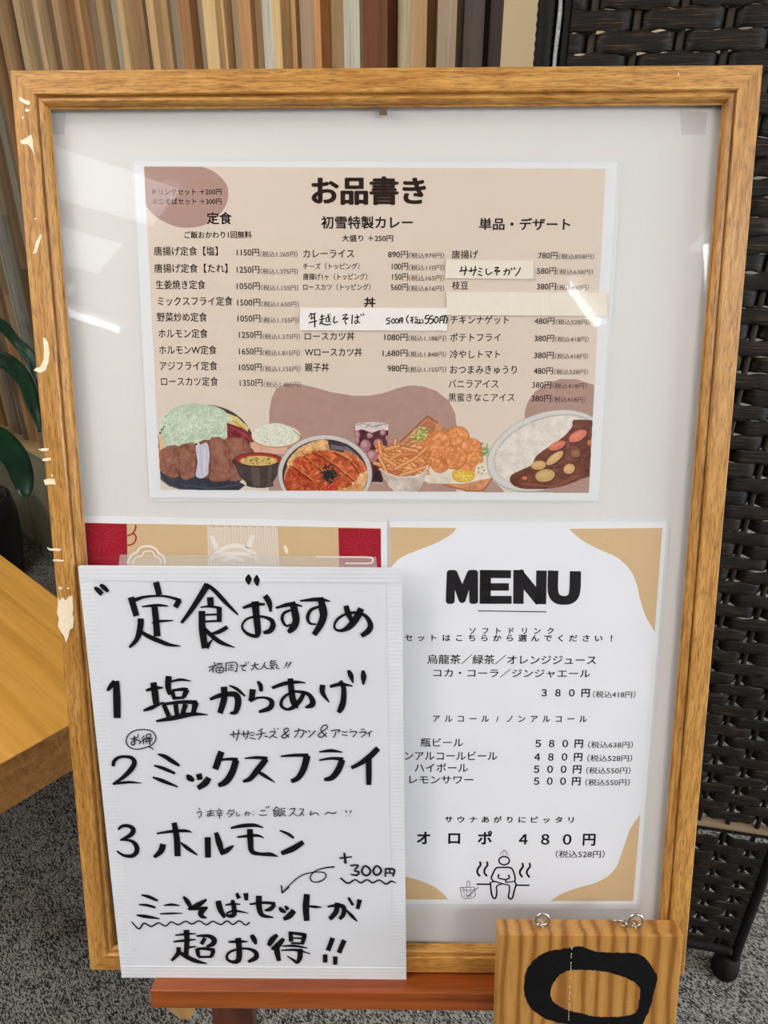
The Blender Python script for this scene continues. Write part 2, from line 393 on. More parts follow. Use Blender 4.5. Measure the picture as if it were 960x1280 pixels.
# ================================================================== THE SETTING
A0, A1, C0, C1 = -4.2, 2.6, -4.2, 2.3
WALLC = 0.966
RM = Matrix(((E.x, C.x, 0, 0), (E.y, C.y, 0, 0), (0, 0, 1, 0), (0, 0, 0, 1)))
def struct(name, mb, mat, parent=None, **kw):
    o = mb.build(name, mat, parent, **kw)
    if parent is None: o['kind'] = 'structure'; o.matrix_world = RM
    return o
struct('floor', MB().box(A0, C0, -.05, A1, C1, 0), M['carpet'])
struct('ceiling', MB().box(A0, C0, CEIL, A1, C1, CEIL + .05), M['ceiling_paint'])
struct('wall_left', MB().box(A0 - .1, C0, 0, A0, WALLC, CEIL), M['wall_paint'])
struct('wall_rear', MB().box(A0, C0 - .1, 0, A1, C0, CEIL), M['wall_dark'])  # out of view; coloured dark to weaken its reflection in the glazing
# right wall with two daylit windows
def wall_right():
    mb = MB(); x0, x1 = A1, A1 + .1
    holes = [(1.2, 2.1, .3, 2.1)]
    cs = [C0, 1.2, 2.1, C1]
    for i in range(3):
        h = [q for q in holes if q[0] == cs[i]]
        if h: mb.box(x0, cs[i], 0, x1, cs[i + 1], h[0][2]); mb.box(x0, cs[i], h[0][3], x1, cs[i + 1], CEIL)
        else: mb.box(x0, cs[i], 0, x1, cs[i + 1], CEIL)
    struct('wall_right', mb, M['wall_paint'])
    for k, q in enumerate(holes):
        wdw = struct('window_%d' % (k + 1), MB().box(x1 - .03, q[0], q[2], x1 - .02, q[1], q[3]), M['window_glow'])
        f = MB()
        for a_, b_ in ((q[0], q[0] + .05), (q[1] - .05, q[1]), ((q[0] + q[1]) / 2 - .025, (q[0] + q[1]) / 2 + .025)): f.box(x0 + .01, a_, q[2], x1 - .035, b_, q[3])
        f.box(x0 + .01, q[0], q[2], x1 - .035, q[1], q[2] + .05); f.box(x0 + .01, q[0], q[3] - .05, x1 - .035, q[1], q[3])
        f.build('window_frame', M['fixture'], wdw)
wall_right()
struct('wall_far', MB().box(A0, C1, 0, A1, C1 + .1, CEIL), M['wall_paint'])
# slatted timber wall, seen behind the board
W0 = E * 0  # room origin
def wall_a(px, py=60, c=WALLC):                       # coordinate along the wall seen at that photograph point
    d = ray(px, py); t = c / d.dot(C); return d.dot(E) * t
A_END = wall_a(637); A_POST = A_END + .075
SILL = .485
wb = struct('wall_back', MB().box(A0, WALLC + .03, 0, A_END, WALLC + .10, CEIL), plain('slat_backing', (70, 56, 42), .8, .2))
low = MB().box(A0, WALLC - .012, 0, A_END, WALLC + .03, SILL - .012).build('low_panel', M['low_panel'], wb)
MB().box(A0, WALLC - .03, SILL - .02, A_END, WALLC + .03, SILL).build('sill_rail', wood('sill_timber', (196, 164, 112), (216, 186, 136), (226, 200, 150), 'X', 160, .04, 6., .5, .4, 0, pore=.15), wb)
STR = [(0, 11, (118, 98, 74), 0), (11, 17, (188, 148, 100), 3), (17, 26, (126, 98, 68), 1), (26, 34, (150, 142, 124), 0), (34, 40, (204, 172, 126), 3), (40, 56, (150, 130, 100), 1),  # narrow bright columns: lit slat edges put into the colour
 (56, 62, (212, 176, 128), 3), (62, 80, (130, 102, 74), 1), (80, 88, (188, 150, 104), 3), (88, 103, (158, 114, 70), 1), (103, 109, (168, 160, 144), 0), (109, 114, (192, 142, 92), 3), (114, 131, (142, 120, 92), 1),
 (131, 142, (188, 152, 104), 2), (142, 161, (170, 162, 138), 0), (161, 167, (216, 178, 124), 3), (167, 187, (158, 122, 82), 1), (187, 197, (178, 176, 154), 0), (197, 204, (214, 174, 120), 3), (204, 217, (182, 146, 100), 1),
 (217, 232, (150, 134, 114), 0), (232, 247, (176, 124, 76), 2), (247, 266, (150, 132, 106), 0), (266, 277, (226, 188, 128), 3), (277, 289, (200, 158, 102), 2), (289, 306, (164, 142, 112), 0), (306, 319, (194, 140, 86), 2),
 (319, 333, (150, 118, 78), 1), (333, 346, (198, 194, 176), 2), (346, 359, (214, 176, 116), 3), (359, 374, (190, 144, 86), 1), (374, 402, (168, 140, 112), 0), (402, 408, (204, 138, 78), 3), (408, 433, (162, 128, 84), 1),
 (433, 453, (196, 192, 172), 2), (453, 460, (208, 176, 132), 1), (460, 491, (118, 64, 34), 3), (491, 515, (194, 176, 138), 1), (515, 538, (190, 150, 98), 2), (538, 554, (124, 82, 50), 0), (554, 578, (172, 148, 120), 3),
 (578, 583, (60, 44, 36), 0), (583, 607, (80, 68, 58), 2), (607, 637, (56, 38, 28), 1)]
PR = {0: .006, 1: .014, 2: .024, 3: .036}
cols = []
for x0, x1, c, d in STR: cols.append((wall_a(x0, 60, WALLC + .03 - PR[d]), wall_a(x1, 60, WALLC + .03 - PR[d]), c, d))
cols = [[a, b, c, d] for a, b, c, d in cols]
for i in range(len(cols) - 1):                        # close small parallax gaps behind the prouder neighbour
    m_ = (cols[i][1] + cols[i + 1][0]) / 2; cols[i][1] = m_; cols[i + 1][0] = m_
cols[0][0] = cols[0][1] - .03
a = cols[0][0]; pal = [c[2] for c in STR]; k = 0
while a > A0 + .4 and k < 26:
    wd_ = random.choice((.018, .035, .04, .03)); cols.append([a - wd_, a, random.choice(pal[:34]), (3, 1, 0, 2)[k % 4]]); a -= wd_; k += 1
cols[len(STR) - 1][1] = A_END
bx_me = {}
def unit_slat(w_, d_, h_):
    key = (round(w_, 3), d_, round(h_, 2))
    if key not in bx_me:
        bx_me[key] = mesh('wood_slat', *(lambda m: (m.v, m.f))(MB().box(0, -PR[d_], 0, key[0] - .0008, 0, key[2] - .001)))
        bx_me[key].materials.append(M['slat'])
    return bx_me[key]
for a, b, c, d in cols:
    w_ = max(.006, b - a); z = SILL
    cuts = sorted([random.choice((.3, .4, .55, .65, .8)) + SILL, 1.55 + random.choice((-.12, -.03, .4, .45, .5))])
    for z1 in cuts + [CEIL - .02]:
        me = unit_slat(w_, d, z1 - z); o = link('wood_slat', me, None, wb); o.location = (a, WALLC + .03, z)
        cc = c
        if not (z < 1.72 < z1):                        # the piece seen along the top keeps its listed tone
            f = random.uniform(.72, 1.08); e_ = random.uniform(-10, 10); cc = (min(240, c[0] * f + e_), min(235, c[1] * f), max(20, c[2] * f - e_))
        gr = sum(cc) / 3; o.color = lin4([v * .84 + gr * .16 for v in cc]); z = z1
post = struct('trim_1', MB().box(A_END, WALLC - .02, 0, A_POST + .10, WALLC + .10, CEIL), M['cream_post'])

# ceiling fixtures; the glazing mirrors the tubes and the row behind the viewer
def ceiling_tube(name, wx, wy, ang, label, group=None, L=.6):
    t = thing(name, Matrix.Translation((wx, wy, CEIL)) @ Matrix.Rotation(ang, 4, 'Z'), label, 'light', group)
    MB().box(-L / 2 - .03, -.07, -.04, L / 2 + .03, .07, 0).build('housing', M['fixture'], t, bevel=.004)
    MB().tube([(-L / 2, 0, -.065), (L / 2, 0, -.065)], .02, 12).build('lamp_tube', M['tube'], t, smooth=True)
    for s_ in (-1, 1): MB().box(s_ * L / 2 - .015, -.02, -.085, s_ * L / 2 + .015, .02, -.04).build('lamp_holder', M['fixture'], t)
    return t
ceiling_tube('ceiling_light', .95, -2.2, math.radians(118), 'white ceiling batten with a bare bright tube, right of the pair')
ceiling_tube('ceiling_light', -1.7, -2.3, math.radians(118), 'white ceiling batten with a bare bright tube, left of the pair')
for (lx_, ly_), sz_, pw_, cl_ in ADDED_PANELS:  # panels added to go with the area lights, clear of the glazing's reflection
    t = thing('light_panel', Matrix.Translation((lx_, ly_, CEIL)), 'added flat ceiling light panel, out of view, over the %s of the board' % ('right', 'left', 'top')[[p_[0] for p_ in ADDED_PANELS].index((lx_, ly_))], 'light')
    MB().box(-sz_ / 2 - .03, -.28, -.03, sz_ / 2 + .03, .28, 0).build('panel_frame', M['fixture'], t)
    MB().box(-sz_ / 2, -.25, -.034, sz_ / 2, .25, -.03).build('diffuser', M['panel_light'], t)
for i in range(5):
    q = Vector((-1.21 - .38 * i, -1.05 - .42 * i, CEIL))
    t = thing('light_panel', Matrix.Translation(q) @ Matrix.Rotation(math.radians(-38), 4, 'Z'), 'flat square-edged ceiling light panel of the row behind the viewer, %s from the board' % ('nearest', 'second', 'third', 'fourth', 'farthest')[i], 'light', 'ceiling panels behind the viewer')
    MB().box(-.40, -.19, -.03, .40, .19, 0).build('panel_frame', M['fixture'], t)
    MB().box(-.38, -.17, -.034, .38, .17, -.03).build('diffuser', M['panel_light'], t)

# ================================================================== RATTAN SCREEN
def build_screen():
    P0 = on_z(857, 1181, .06); ang = math.radians(-11); d = Vector((math.cos(ang), math.sin(ang), 0)); nrm = Vector((d.y, -d.x, 0))
    r = ray(669, 40); t = (P0.x * d.y - P0.y * d.x) / (r.x * d.y - r.y * d.x); Lp = Vector((r.x * t, r.y * t, 0))
    Wd = .535; H = 1.80
    R = Matrix(((d.x, -d.y, 0, Lp.x), (d.y, d.x, 0, Lp.y), (0, 0, 1, 0), (0, 0, 0, 1)))
    root = thing('rattan_screen', R, 'tall folding screen of dark brown woven rattan beside the cream post', 'screen')
    def wrapped(x0, x1, z0, z1, horiz):
        """post or rail wrapped in cord: a ridged round bar"""
        n = int(((x1 - x0) if horiz else (z1 - z0)) / .0045); pts = []; rr = []
        for i in range(n + 1):
            f = i / n
            pts.append((x0 + (x1 - x0) * f, 0, (z0 + z1) / 2) if horiz else ((x0 + x1) / 2, 0, z0 + (z1 - z0) * f))
            rr.append(((z1 - z0) / 2 if horiz else (x1 - x0) / 2) * (1.0 if i % 2 else .9))
        return MB().tube(pts, rr, 10)
    def panel(par, x0, mirror):
        k = -1 if mirror else 1
        wrapped(0, .020, .045, H, False).build('edge_post', M['wrap'], par, smooth=True)
        wrapped(Wd - .022, Wd, .045, H, False).build('edge_post', M['wrap'], par, smooth=True)
        for nm, z0, z1 in (('bottom_rail', .06, .085), ('top_rail', H - .025, H)): wrapped(.02, Wd - .02, z0, z1, True).build(nm, M['wrap'], par, smooth=True)
        wrapped(.032, Wd - .022, .385, .401, True).build('middle_rail', M['wrap'], par, smooth=True)
        MB().box(.032, -.010, .401, Wd - .022, .006, .406).build('middle_lath', M['pine_dull'], par)
        MB().box(.017, .002, .085, .040, .006, H - .025).build('edge_binding', M['wrap'], par)
        wrapped(.029, .041, .085, H - .025, False).build('inner_stake', M['wrap'], par, smooth=True)
        rn = random.Random(8); MB().tube([(.0245 + rn.uniform(-.0007, .0007), -.002, .09 + .02 * i) for i in range(84)], [rn.uniform(.0013, .0026) for i in range(84)], 6).build('grey_edge_cord', M['grey_cord'], par, smooth=True)
        for fx in (.02, Wd - .02): MB().lathe([(.0, 0), (.022, 0), (.026, .012), (.022, .05), (0, .05)], 14).build('foot', M['wrap'], par, smooth=True).location = (fx, 0, 0)
        # warp stakes
        xs0, xs1, pitch = .040, Wd - .022, .0475
        wx = [.108 + i * pitch / 1.0 for i in range(9)]
        warp_me = mesh('warp_stake', *(lambda m: (m.v, m.f))(MB().tube([(0, 0, .085), (0, 0, H - .025)], .0042, 8)), smooth=True)
        warp_me.materials.append(M['warp'])
        for x in [.062] + wx: link('warp_stake', warp_me, None, par).location = (x, 0, 0)
        # weft bands, in two phases and a few variants, sharing mesh data
        def band(phase, seed):
            rn = random.Random(seed); vs = []; fs = []; N = 110; prof = [(-.5, 0), (-.36, .0008), (-.1, .0010), (.12, .0007), (.36, .0009), (.5, 0)]
            for i in range(N + 1):
                x = .038 + (Wd - .022 - .038) * i / N
                u = (x - .108) / pitch + phase
                ud = abs((u + 1) % 2 - 1) * pitch            # distance to the stake it tucks behind
                off = .0058 * (1 - 2.1 * math.exp(-(ud / .0085) ** 2)); wob = .0011 * math.sin(i * .9 + seed) + rn.uniform(-.0003, .0003)
                hh = .0208 + .0014 * math.sin(i * .37 + seed * 2)
                for a_, b_ in prof: vs.append((x, -off - b_ - .0006, a_ * hh * (1.0 - .10 * math.exp(-(ud / .012) ** 2)) + wob))
                for a_, b_ in reversed(prof): vs.append((x, -off + .0012 - b_ * .5, a_ * hh + wob))
            m = 12
            for i in range(N):
                for k_ in range(m): fs.append((i * m + k_, (i + 1) * m + k_, (i + 1) * m + (k_ + 1) % m, i * m + (k_ + 1) % m))
            me = mesh('woven_band', vs, fs, True); me.materials.append(M['rattan']); return me
        bands = [[band(ph, s_ + 10 * ph) for s_ in range(4)] for ph in (0, 1)]
        z = .098; i = 0
        while z < H - .035:
            if not (.372 < z < .418):
                o = link('woven_band', random.choice(bands[i % 2]), None, par); o.location = (0, random.uniform(-.0006, .0006), z)
                o.rotation_euler = (random.uniform(-.05, .05), 0, 0)
            z += .0205 + random.uniform(-.0006, .0010); i += 1
    M['pine_dull'] = plain('dull_lath', (150, 128, 100), .6, .3)
    panel(root, 0, False)
build_screen()

# ================================================================== TABLE
def build_table():
    ta = Vector((.6566, .7542, 0)).normalized(); tb = Vector((.7418, -.6706, 0)); tb = (tb - ta * tb.dot(ta)).normalized()
    cor = Vector((-.3606, .9074, 0)); Z = .70
    # local x along far edge towards the far left, local y along near edge back towards the viewer
    lx = -tb; ly = -ta
    R = Matrix(((lx.x, ly.x, 0, cor.x), (lx.y, ly.y, 0, cor.y), (0, 0, 1, 0), (0, 0, 0, 1)))
    t = thing('dining_table', R, 'honey-coloured wooden table at the left edge beside the framed board', 'table')
    L, D = 1.25, .78
    MB().box(.004, .004, Z - .03, L - .004, D - .004, Z - .0018).build('tabletop', M['table_edge'], t, bevel=.0015)
    MB().box(.003, .003, Z - .0022, L - .003, D - .003, Z).build('veneer', M['table'], t)
    ap = MB(); ap.box(.02, .02, Z - .098, .04, D - .02, Z - .03); ap.box(L - .04, .02, Z - .098, L - .02, D - .02, Z - .03)
    ap.box(.02, .02, Z - .098, L - .02, .04, Z - .03); ap.box(.02, D - .04, Z - .098, L - .02, D - .02, Z - .03)
    ap.build('apron', M['table_edge'], t)
    for x in (.03, L - .09):
        for y in (.06, D - .11): MB().box(x, y, 0, x + .05, y + .05, Z - .03).build('leg', M['table_edge'], t, bevel=.003)
build_table()

# ================================================================== PLANT
def build_plant():
    base = on_z(-14, 722, 0); base = Vector((base.x, base.y, 0))
    d = ray(-6, 650); yy = base.y
    t = thing('potted_plant', Matrix.Translation(base), 'dark green broad-leaved plant in a black pot behind the table', 'plant')
    MB().lathe([(0, 0), (.11, 0), (.125, .01), (.15, .14), (.155, .26), (.145, .33), (.13, .335), (.13, .29), (0, .29)], 36).build('pot', M['pot'], t, smooth=True)
    MB().lathe([(.13, .3), (.06, .31), (0, .315)], 24).build('soil', M['soil'], t)
    def leaf(pts, depth, root, wave=.006):
        """pts: photograph (x, y, half width px); the blade is laid out at a real distance"""
        S = smooth_path(pts, False, 5); c_ = []; 
        for i, (x, y, hw) in enumerate(S):
            dd = depth + .05 * math.sin(i / len(S) * 3); p = on_y(x, y, dd) - base; c_.append((p, hw * (dd * .893 + (EYE - (p.z)) * .449) / FPX))
        vs = []; fs = []; n = len(c_)
        for i, (p, hw) in enumerate(c_):
            tn = (c_[min(n - 1, i + 1)][0] - c_[max(0, i - 1)][0]).normalized(); vw = (O - (p + base)).normalized()
            sd = tn.cross(vw).normalized()
            for k_, fx in enumerate((-1, -.5, 0, .5, 1)):
                q = p + sd * hw * fx - vw * (abs(fx) * hw * -.25 - (wave * math.sin(i * .9 + k_ * 2) if abs(fx) == 1 else 0)); vs.append(q)
        for i in range(n - 1):
            for k_ in range(4): fs.append((i * 5 + k_, (i + 1) * 5 + k_, (i + 1) * 5 + k_ + 1, i * 5 + k_ + 1))
        o = MB().add(vs, fs).build('leaf', M['leaf'], t, smooth=True)
        so = o.modifiers.new('thickness', 'SOLIDIFY'); so.thickness = .0012
        a_ = c_[0][0]; r0 = Vector(root)
        P = [tuple(r0), tuple(r0.lerp(a_, .5) + Vector((-.03, 0, .05))), tuple(a_)]
        MB().tube(smooth_path(P, False, 6), .004, 7).build('leaf_stalk', M['stem'], t, smooth=True)
    leaf([(-40, 380, 3), (-12, 398, 7), (4, 408, 7), (18, 424, 6), (30, 437, 7), (40, 450, 7), (44, 466, 4), (48, 480, 2)], base.y - .1, (0, 0, .31), .002)
    leaf([(-50, 436, 4), (-14, 446, 10), (8, 452, 10), (24, 466, 10), (35, 484, 9), (40, 502, 8), (46, 522, 5), (50, 540, 2)], base.y - .16, (.02, -.02, .31), .002)
    leaf([(-46, 525, 5), (-12, 545, 16), (4, 556, 17), (20, 574, 15), (28, 596, 13), (31, 612, 9), (31, 622, 3)], base.y - .25, (.03, -.03, .31), .003)
    leaf([(-60, 480, 4), (-90, 440, 22), (-110, 400, 24), (-120, 350, 14), (-124, 310, 3)], base.y - .1, (-.03, 0, .31))
    leaf([(-60, 520, 4), (-100, 520, 22), (-140, 540, 22), (-170, 580, 3)], base.y - .12, (-.05, 0, .31))
build_plant()

# ================================================================== EASEL
def build_easel():
    A = on_z(190, 1225, .632)
    t = thing('display_easel', Matrix.Translation((0, .50, 0)), 'reddish-brown wooden easel whose ledge carries the framed board', 'easel')
    z1 = .6345; y0 = .449 - .50
    x0, x1 = A.x + .002, .315
    T = Matrix.Translation((0, -.50, 0)) @ BM
    MB().box(x0 - BL.x + .003, -.0235, -.036, x1 - BL.x, -.0014, .0248, T).build('ledge', M['ledge'], t, bevel=.0015)
    # front legs lean back with the board, two below the ledge and up behind the frame
    ln = .2790 / .9603
    for x in (-.172, .172):
        v = []
        yb = lambda z: .475 + (z - .6345) * ln - .50
        mb = MB()
        for z in (0.0, z1 - .022): v += [(x - .0235, yb(z) + .004, z), (x + .0235, yb(z) + .004, z), (x + .0235, yb(z) + .026, z), (x - .0235, yb(z) + .026, z)]
        mb.add(v, [(0, 3, 2, 1), (4, 5, 6, 7), (0, 1, 5, 4), (1, 2, 6, 5), (2, 3, 7, 6), (3, 0, 4, 7)])
        mb.build('leg', M['leg_dark'], t, bevel=.002)
        mb = MB(); v = []
        for z in (z1 - .0, 1.40): v += [(x - .0235, yb(z) + .040, z), (x + .0235, yb(z) + .040, z), (x + .0235, yb(z) + .062, z), (x - .0235, yb(z) + .062, z)]
        mb.add(v, [(0, 3, 2, 1), (4, 5, 6, 7), (0, 1, 5, 4), (1, 2, 6, 5), (2, 3, 7, 6), (3, 0, 4, 7)]); mb.build('upright', M['leg_dark'], t, bevel=.002)
    # rear strut
    mb = MB(); mb.tube([(0, .84 - .5 - .03, 1.25), (0, 1.02 - .5, .25), (0, 1.06 - .5, .0)], .014, 8); mb.build('rear_leg', M['leg_dark'], t)
    MB().box(-.19, .70 - .50 + .045, 1.28, .19, .70 - .50 + .065 + .02, 1.32).build('cross_bar', M['leg_dark'], t)
    # tapered pine bracket below each end of the ledge
    for s_ in (-1, 1):
        cx = -.2255 if s_ < 0 else .27
        pr = [(-.028, z1 - .0225), (.020, z1 - .0225), (.006, z1 - .062), (-.006, z1 - .062)]
        v = [(cx + px_, y0 + .012, pz) for px_, pz in pr] + [(cx + px_ * .9, y0 + .045, pz) for px_, pz in pr]
        MB().add(v, [(3, 2, 1, 0), (4, 5, 6, 7), (0, 1, 5, 4), (1, 2, 6, 5), (2, 3, 7, 6), (3, 0, 4, 7)]).build('bracket', M['pine_block'], t, bevel=.001)
build_easel()

# ================================================================== FRAMED BOARD
FW, FH = .6595, .9155
def build_frame():
    t = board_thing('framed_notice_board', (FW / 2, 0, -.012), 'large oak-framed white display board under clear acrylic, standing on the easel', 'board')
    prof = [(0, -.026), (0, -.0012), (.0012, 0), (.0190, 0), (.0200, -.0010), (.0203, -.0036), (.0212, -.0040), (.0222, -.0024), (.0245, -.0022), (.0262, -.0034), (.0272, -.0058), (.0276, -.0082), (.0290, -.0086), (.0290, -.0104), (.018, -.0104), (.018, -.026)]
    def rail(side):
        vs = []
        for e in (0, 1):
            for d_, z in prof:
                if side == 'b': p = (d_ if not e else FW - d_, d_)
                if side == 't': p = (FW - d_ if not e else d_, FH - d_)
                if side == 'l': p = (d_, FH - d_ if not e else d_)
                if side == 'r': p = (FW - d_, d_ if not e else FH - d_)
                vs.append((p[0], p[1], z))
        n = len(prof); fs = [(i, n + i, n + (i + 1) % n, (i + 1) % n) for i in range(n)] + [tuple(range(n)), tuple(range(2 * n - 1, n - 1, -1))]
        return bpart('frame_rail', MB().add(vs, fs), M['oak_x' if side in 'tb' else 'oak_y'], t)
    rails = {s_: rail(s_) for s_ in 'tblr'}
    bpart('backing_board', MB().box(.0185, .0185, -.0215, FW - .0185, FH - .0185, -.0155), M['backing'], t)
    bpart('glazing', MB().box(.0185, .0185, -.0125, FW - .0185, FH - .0185, -.0108), M['glazing'], t)
    cx, cy = loc(479, 130, -.008)
    bpart('turn_clip', MB().box(cx - .0035, cy - .0085, -.0105, cx + .0035, cy + .004, -.0085), M['brown_clip'], t)
    # flaked finish on the left rail
    CH = [((0, 80), 4, [(95, 165), (108, 168), (122, 178), (150, 188), (150, 205), (130, 203), (118, 196), (100, 185)]),
          ((0, 80), 4, [(128, 222), (150, 228), (140, 240), (125, 236)]), ((0, 80), 4, [(110, 262), (120, 266), (114, 278)]),
          ((0, 80), 4, [(100, 385), (130, 372), (155, 352), (164, 380), (165, 415), (172, 455), (158, 425), (140, 402), (110, 402)]),
          ((0, 80), 4, [(203, 850), (209, 860), (196, 900), (182, 945), (164, 948), (174, 925), (180, 890)]),
          ((0, 80), 4, [(172, 770), (185, 772), (178, 780)]),
          ((0, 380), 3.765, [(203, 158), (212, 160), (226, 180), (233, 230), (228, 275), (215, 312), (190, 325), (158, 312), (172, 300), (190, 296), (206, 262), (208, 220)]),
          ((0, 380), 3.765, [(180, 684), (205, 678), (230, 680), (228, 690), (200, 693)]), ((0, 380), 3.765, [(198, 730), (222, 724), (240, 725), (240, 735), (218, 740), (202, 738)]),
          ((0, 380), 3.765, [(205, 828), (232, 822), (256, 824), (262, 850), (238, 848), (214, 852)]), ((0, 380), 3.765, [(240, 800), (250, 805), (246, 818)]),
          ((0, 380), 3.765, [(222, 1145), (236, 1152), (262, 1150), (288, 1152), (282, 1162), (240, 1160), (228, 1156)]), ((0, 380), 3.765, [(248, 1203), (272, 1202), (300, 1206), (298, 1212), (270, 1210), (252, 1209)]),
          ((0, 660), 3.2, [(232, 282), (240, 290), (250, 278), (262, 290), (274, 275), (290, 270), (294, 320), (290, 345), (296, 360), (292, 400), (280, 405), (272, 440), (264, 458), (256, 430), (246, 418), (232, 392), (236, 360), (228, 340), (232, 310)]),
          ((0, 660), 3.2, [(232, 235), (246, 236), (250, 243), (240, 247)]), ((0, 660), 3.2, [(268, 238), (280, 240), (272, 246)])]
    for off, s_, pts in CH:
        q = pxpoly(pts, off, s_, 0.0)
        bpart('flaked_patch', MB().prism(q, -.0002, .00035), M['chip'], t, rails['l'])
    q = pxpoly([(600, 292), (603, 292), (604, 305), (600, 303)], (660, 0), 3.2, 0.0); bpart('flaked_patch', MB().prism(q, -.0002, .0003), M['chip'], t, rails['t'])
    # old tape squares at the upper corners of the mount
    for x0, y0, x1, y1 in ((57, 138, 82, 168), (850, 138, 884, 168)):
        q = [loc(x, y, -.0152) for x, y in ((x0, y0), (x1, y0 + 2), (x1 - 2, y1), (x0 + 2, y1))]
        bpart('tape_patch', MB().prism(q, -.0154, -.0152), M['tape'], t)
    return t
build_frame()

# ------------------------------------------------------------------ sheets inside the frame
def quad(pts, z): return [loc(x, y, z) for x, y in pts]
ZP = -.0146
def base_of(pts, z):
    q = quad(pts, z); b = sorted(q, key=lambda p: p[1])[:2]; return ((b[0][0] + b[1][0]) / 2, (b[0][1] + b[1][1]) / 2, z)

# ---- painter for the food picture: real flat print, colour per cell
class Canvas:
    def __init__(s, x0, y0, x1, y1, k):
        s.k = k; s.x0, s.y0 = x0, y0; s.w = int((x1 - x0) * k); s.h = int((y1 - y0) * k)
        xs = x0 + (np.arange(s.w) + .5) / k; ys = y0 + (np.arange(s.h) + .5) / k
        s.X, s.Y = np.meshgrid(xs, ys); s.c = np.zeros((s.h, s.w, 3)); s.off = (0, 0); s.sc = 1.
        n = rng.normal(size=(s.h, s.w)); s.n1 = n
        m = n.copy()
        for _ in range(2): m = (m + np.roll(m, 1, 0) + np.roll(m, 1, 1) + np.roll(m, -1, 0) + np.roll(m, -1, 1)) / 5
        s.n2 = m / m.std()
        for _ in range(10): m = (m + np.roll(m, 2, 0) + np.roll(m, 2, 1) + np.roll(m, -2, 0) + np.roll(m, -2, 1)) / 5
        s.n3 = m / m.std()
    def at(s, off, sc_): s.off = off; s.sc = sc_; return s
    def T(s, pts): return [(s.off[0] + x / s.sc, s.off[1] + y / s.sc) for x, y in pts]
    def box(s, xa, ya, xb, yb):
        i0 = max(0, int((ya - s.y0) * s.k) - 2); i1 = min(s.h, int((yb - s.y0) * s.k) + 3); j0 = max(0, int((xa - s.x0) * s.k) - 2); j1 = min(s.w, int((xb - s.x0) * s.k) + 3)
        return slice(i0, i1), slice(j0, j1)
    def put(s, sl, m, col, na=0., nb=0., op=1.):
        if m.size == 0: return
        c = np.array(col, float) + (s.n2[sl][..., None] * na) + (s.n3[sl][..., None] * nb)
        m = (m * op)[..., None]; s.c[sl] = s.c[sl] * (1 - m) + c * m
    def poly(s, pts, col, na=0., nb=0., smooth=False, op=1.):
        P = s.T(pts)
        if smooth: P = smooth_path(P, True, 4)
        xs = [p[0] for p in P]; ys = [p[1] for p in P]; sl = s.box(min(xs), min(ys), max(xs), max(ys)); X, Y = s.X[sl], s.Y[sl]
        ins = np.zeros(X.shape, bool); n = len(P)
        for i in range(n):
            x1, y1 = P[i]; x2, y2 = P[(i + 1) % n]
            if y1 == y2: continue
            c = ((y1 > Y) != (y2 > Y)) & (X < (x2 - x1) * (Y - y1) / (y2 - y1) + x1); ins ^= c
        s.put(sl, ins.astype(float), col, na, nb, op)
    def ell(s, cx, cy, rx, ry, col, rot=0., na=0., nb=0., op=1., ring=0.):
        (x, y), = s.T([(cx, cy)]); rx /= s.sc; ry /= s.sc; r = max(rx, ry); sl = s.box(x - r, y - r, x + r, y + r)
        a = math.radians(rot); dx = s.X[sl] - x; dy = s.Y[sl] - y; u = dx * math.cos(a) + dy * math.sin(a); v = -dx * math.sin(a) + dy * math.cos(a)
        d = np.sqrt((u / rx) ** 2 + (v / ry) ** 2); m = np.clip((1 - d) * min(rx, ry) * s.k + .5, 0, 1)
        if ring: m = m * np.clip((d - (1 - ring)) * min(rx, ry) * s.k + .5, 0, 1)
        s.put(sl, m, col, na, nb, op)
    def line(s, pts, wd, col, na=0., op=1.):
        P = s.T(pts); wd = wd / s.sc / 2
        for (x1, y1), (x2, y2) in zip(P, P[1:]):
            sl = s.box(min(x1, x2) - wd, min(y1, y2) - wd, max(x1, x2) + wd, max(y1, y2) + wd); X, Y = s.X[sl], s.Y[sl]
            L2 = (x2 - x1) ** 2 + (y2 - y1) ** 2 or 1e-9; t = np.clip(((X - x1) * (x2 - x1) + (Y - y1) * (y2 - y1)) / L2, 0, 1)
            d = np.hypot(X - x1 - t * (x2 - x1), Y - y1 - t * (y2 - y1)); s.put(sl, np.clip((wd - d) * s.k + .5, 0, 1), col, na, 0, op)
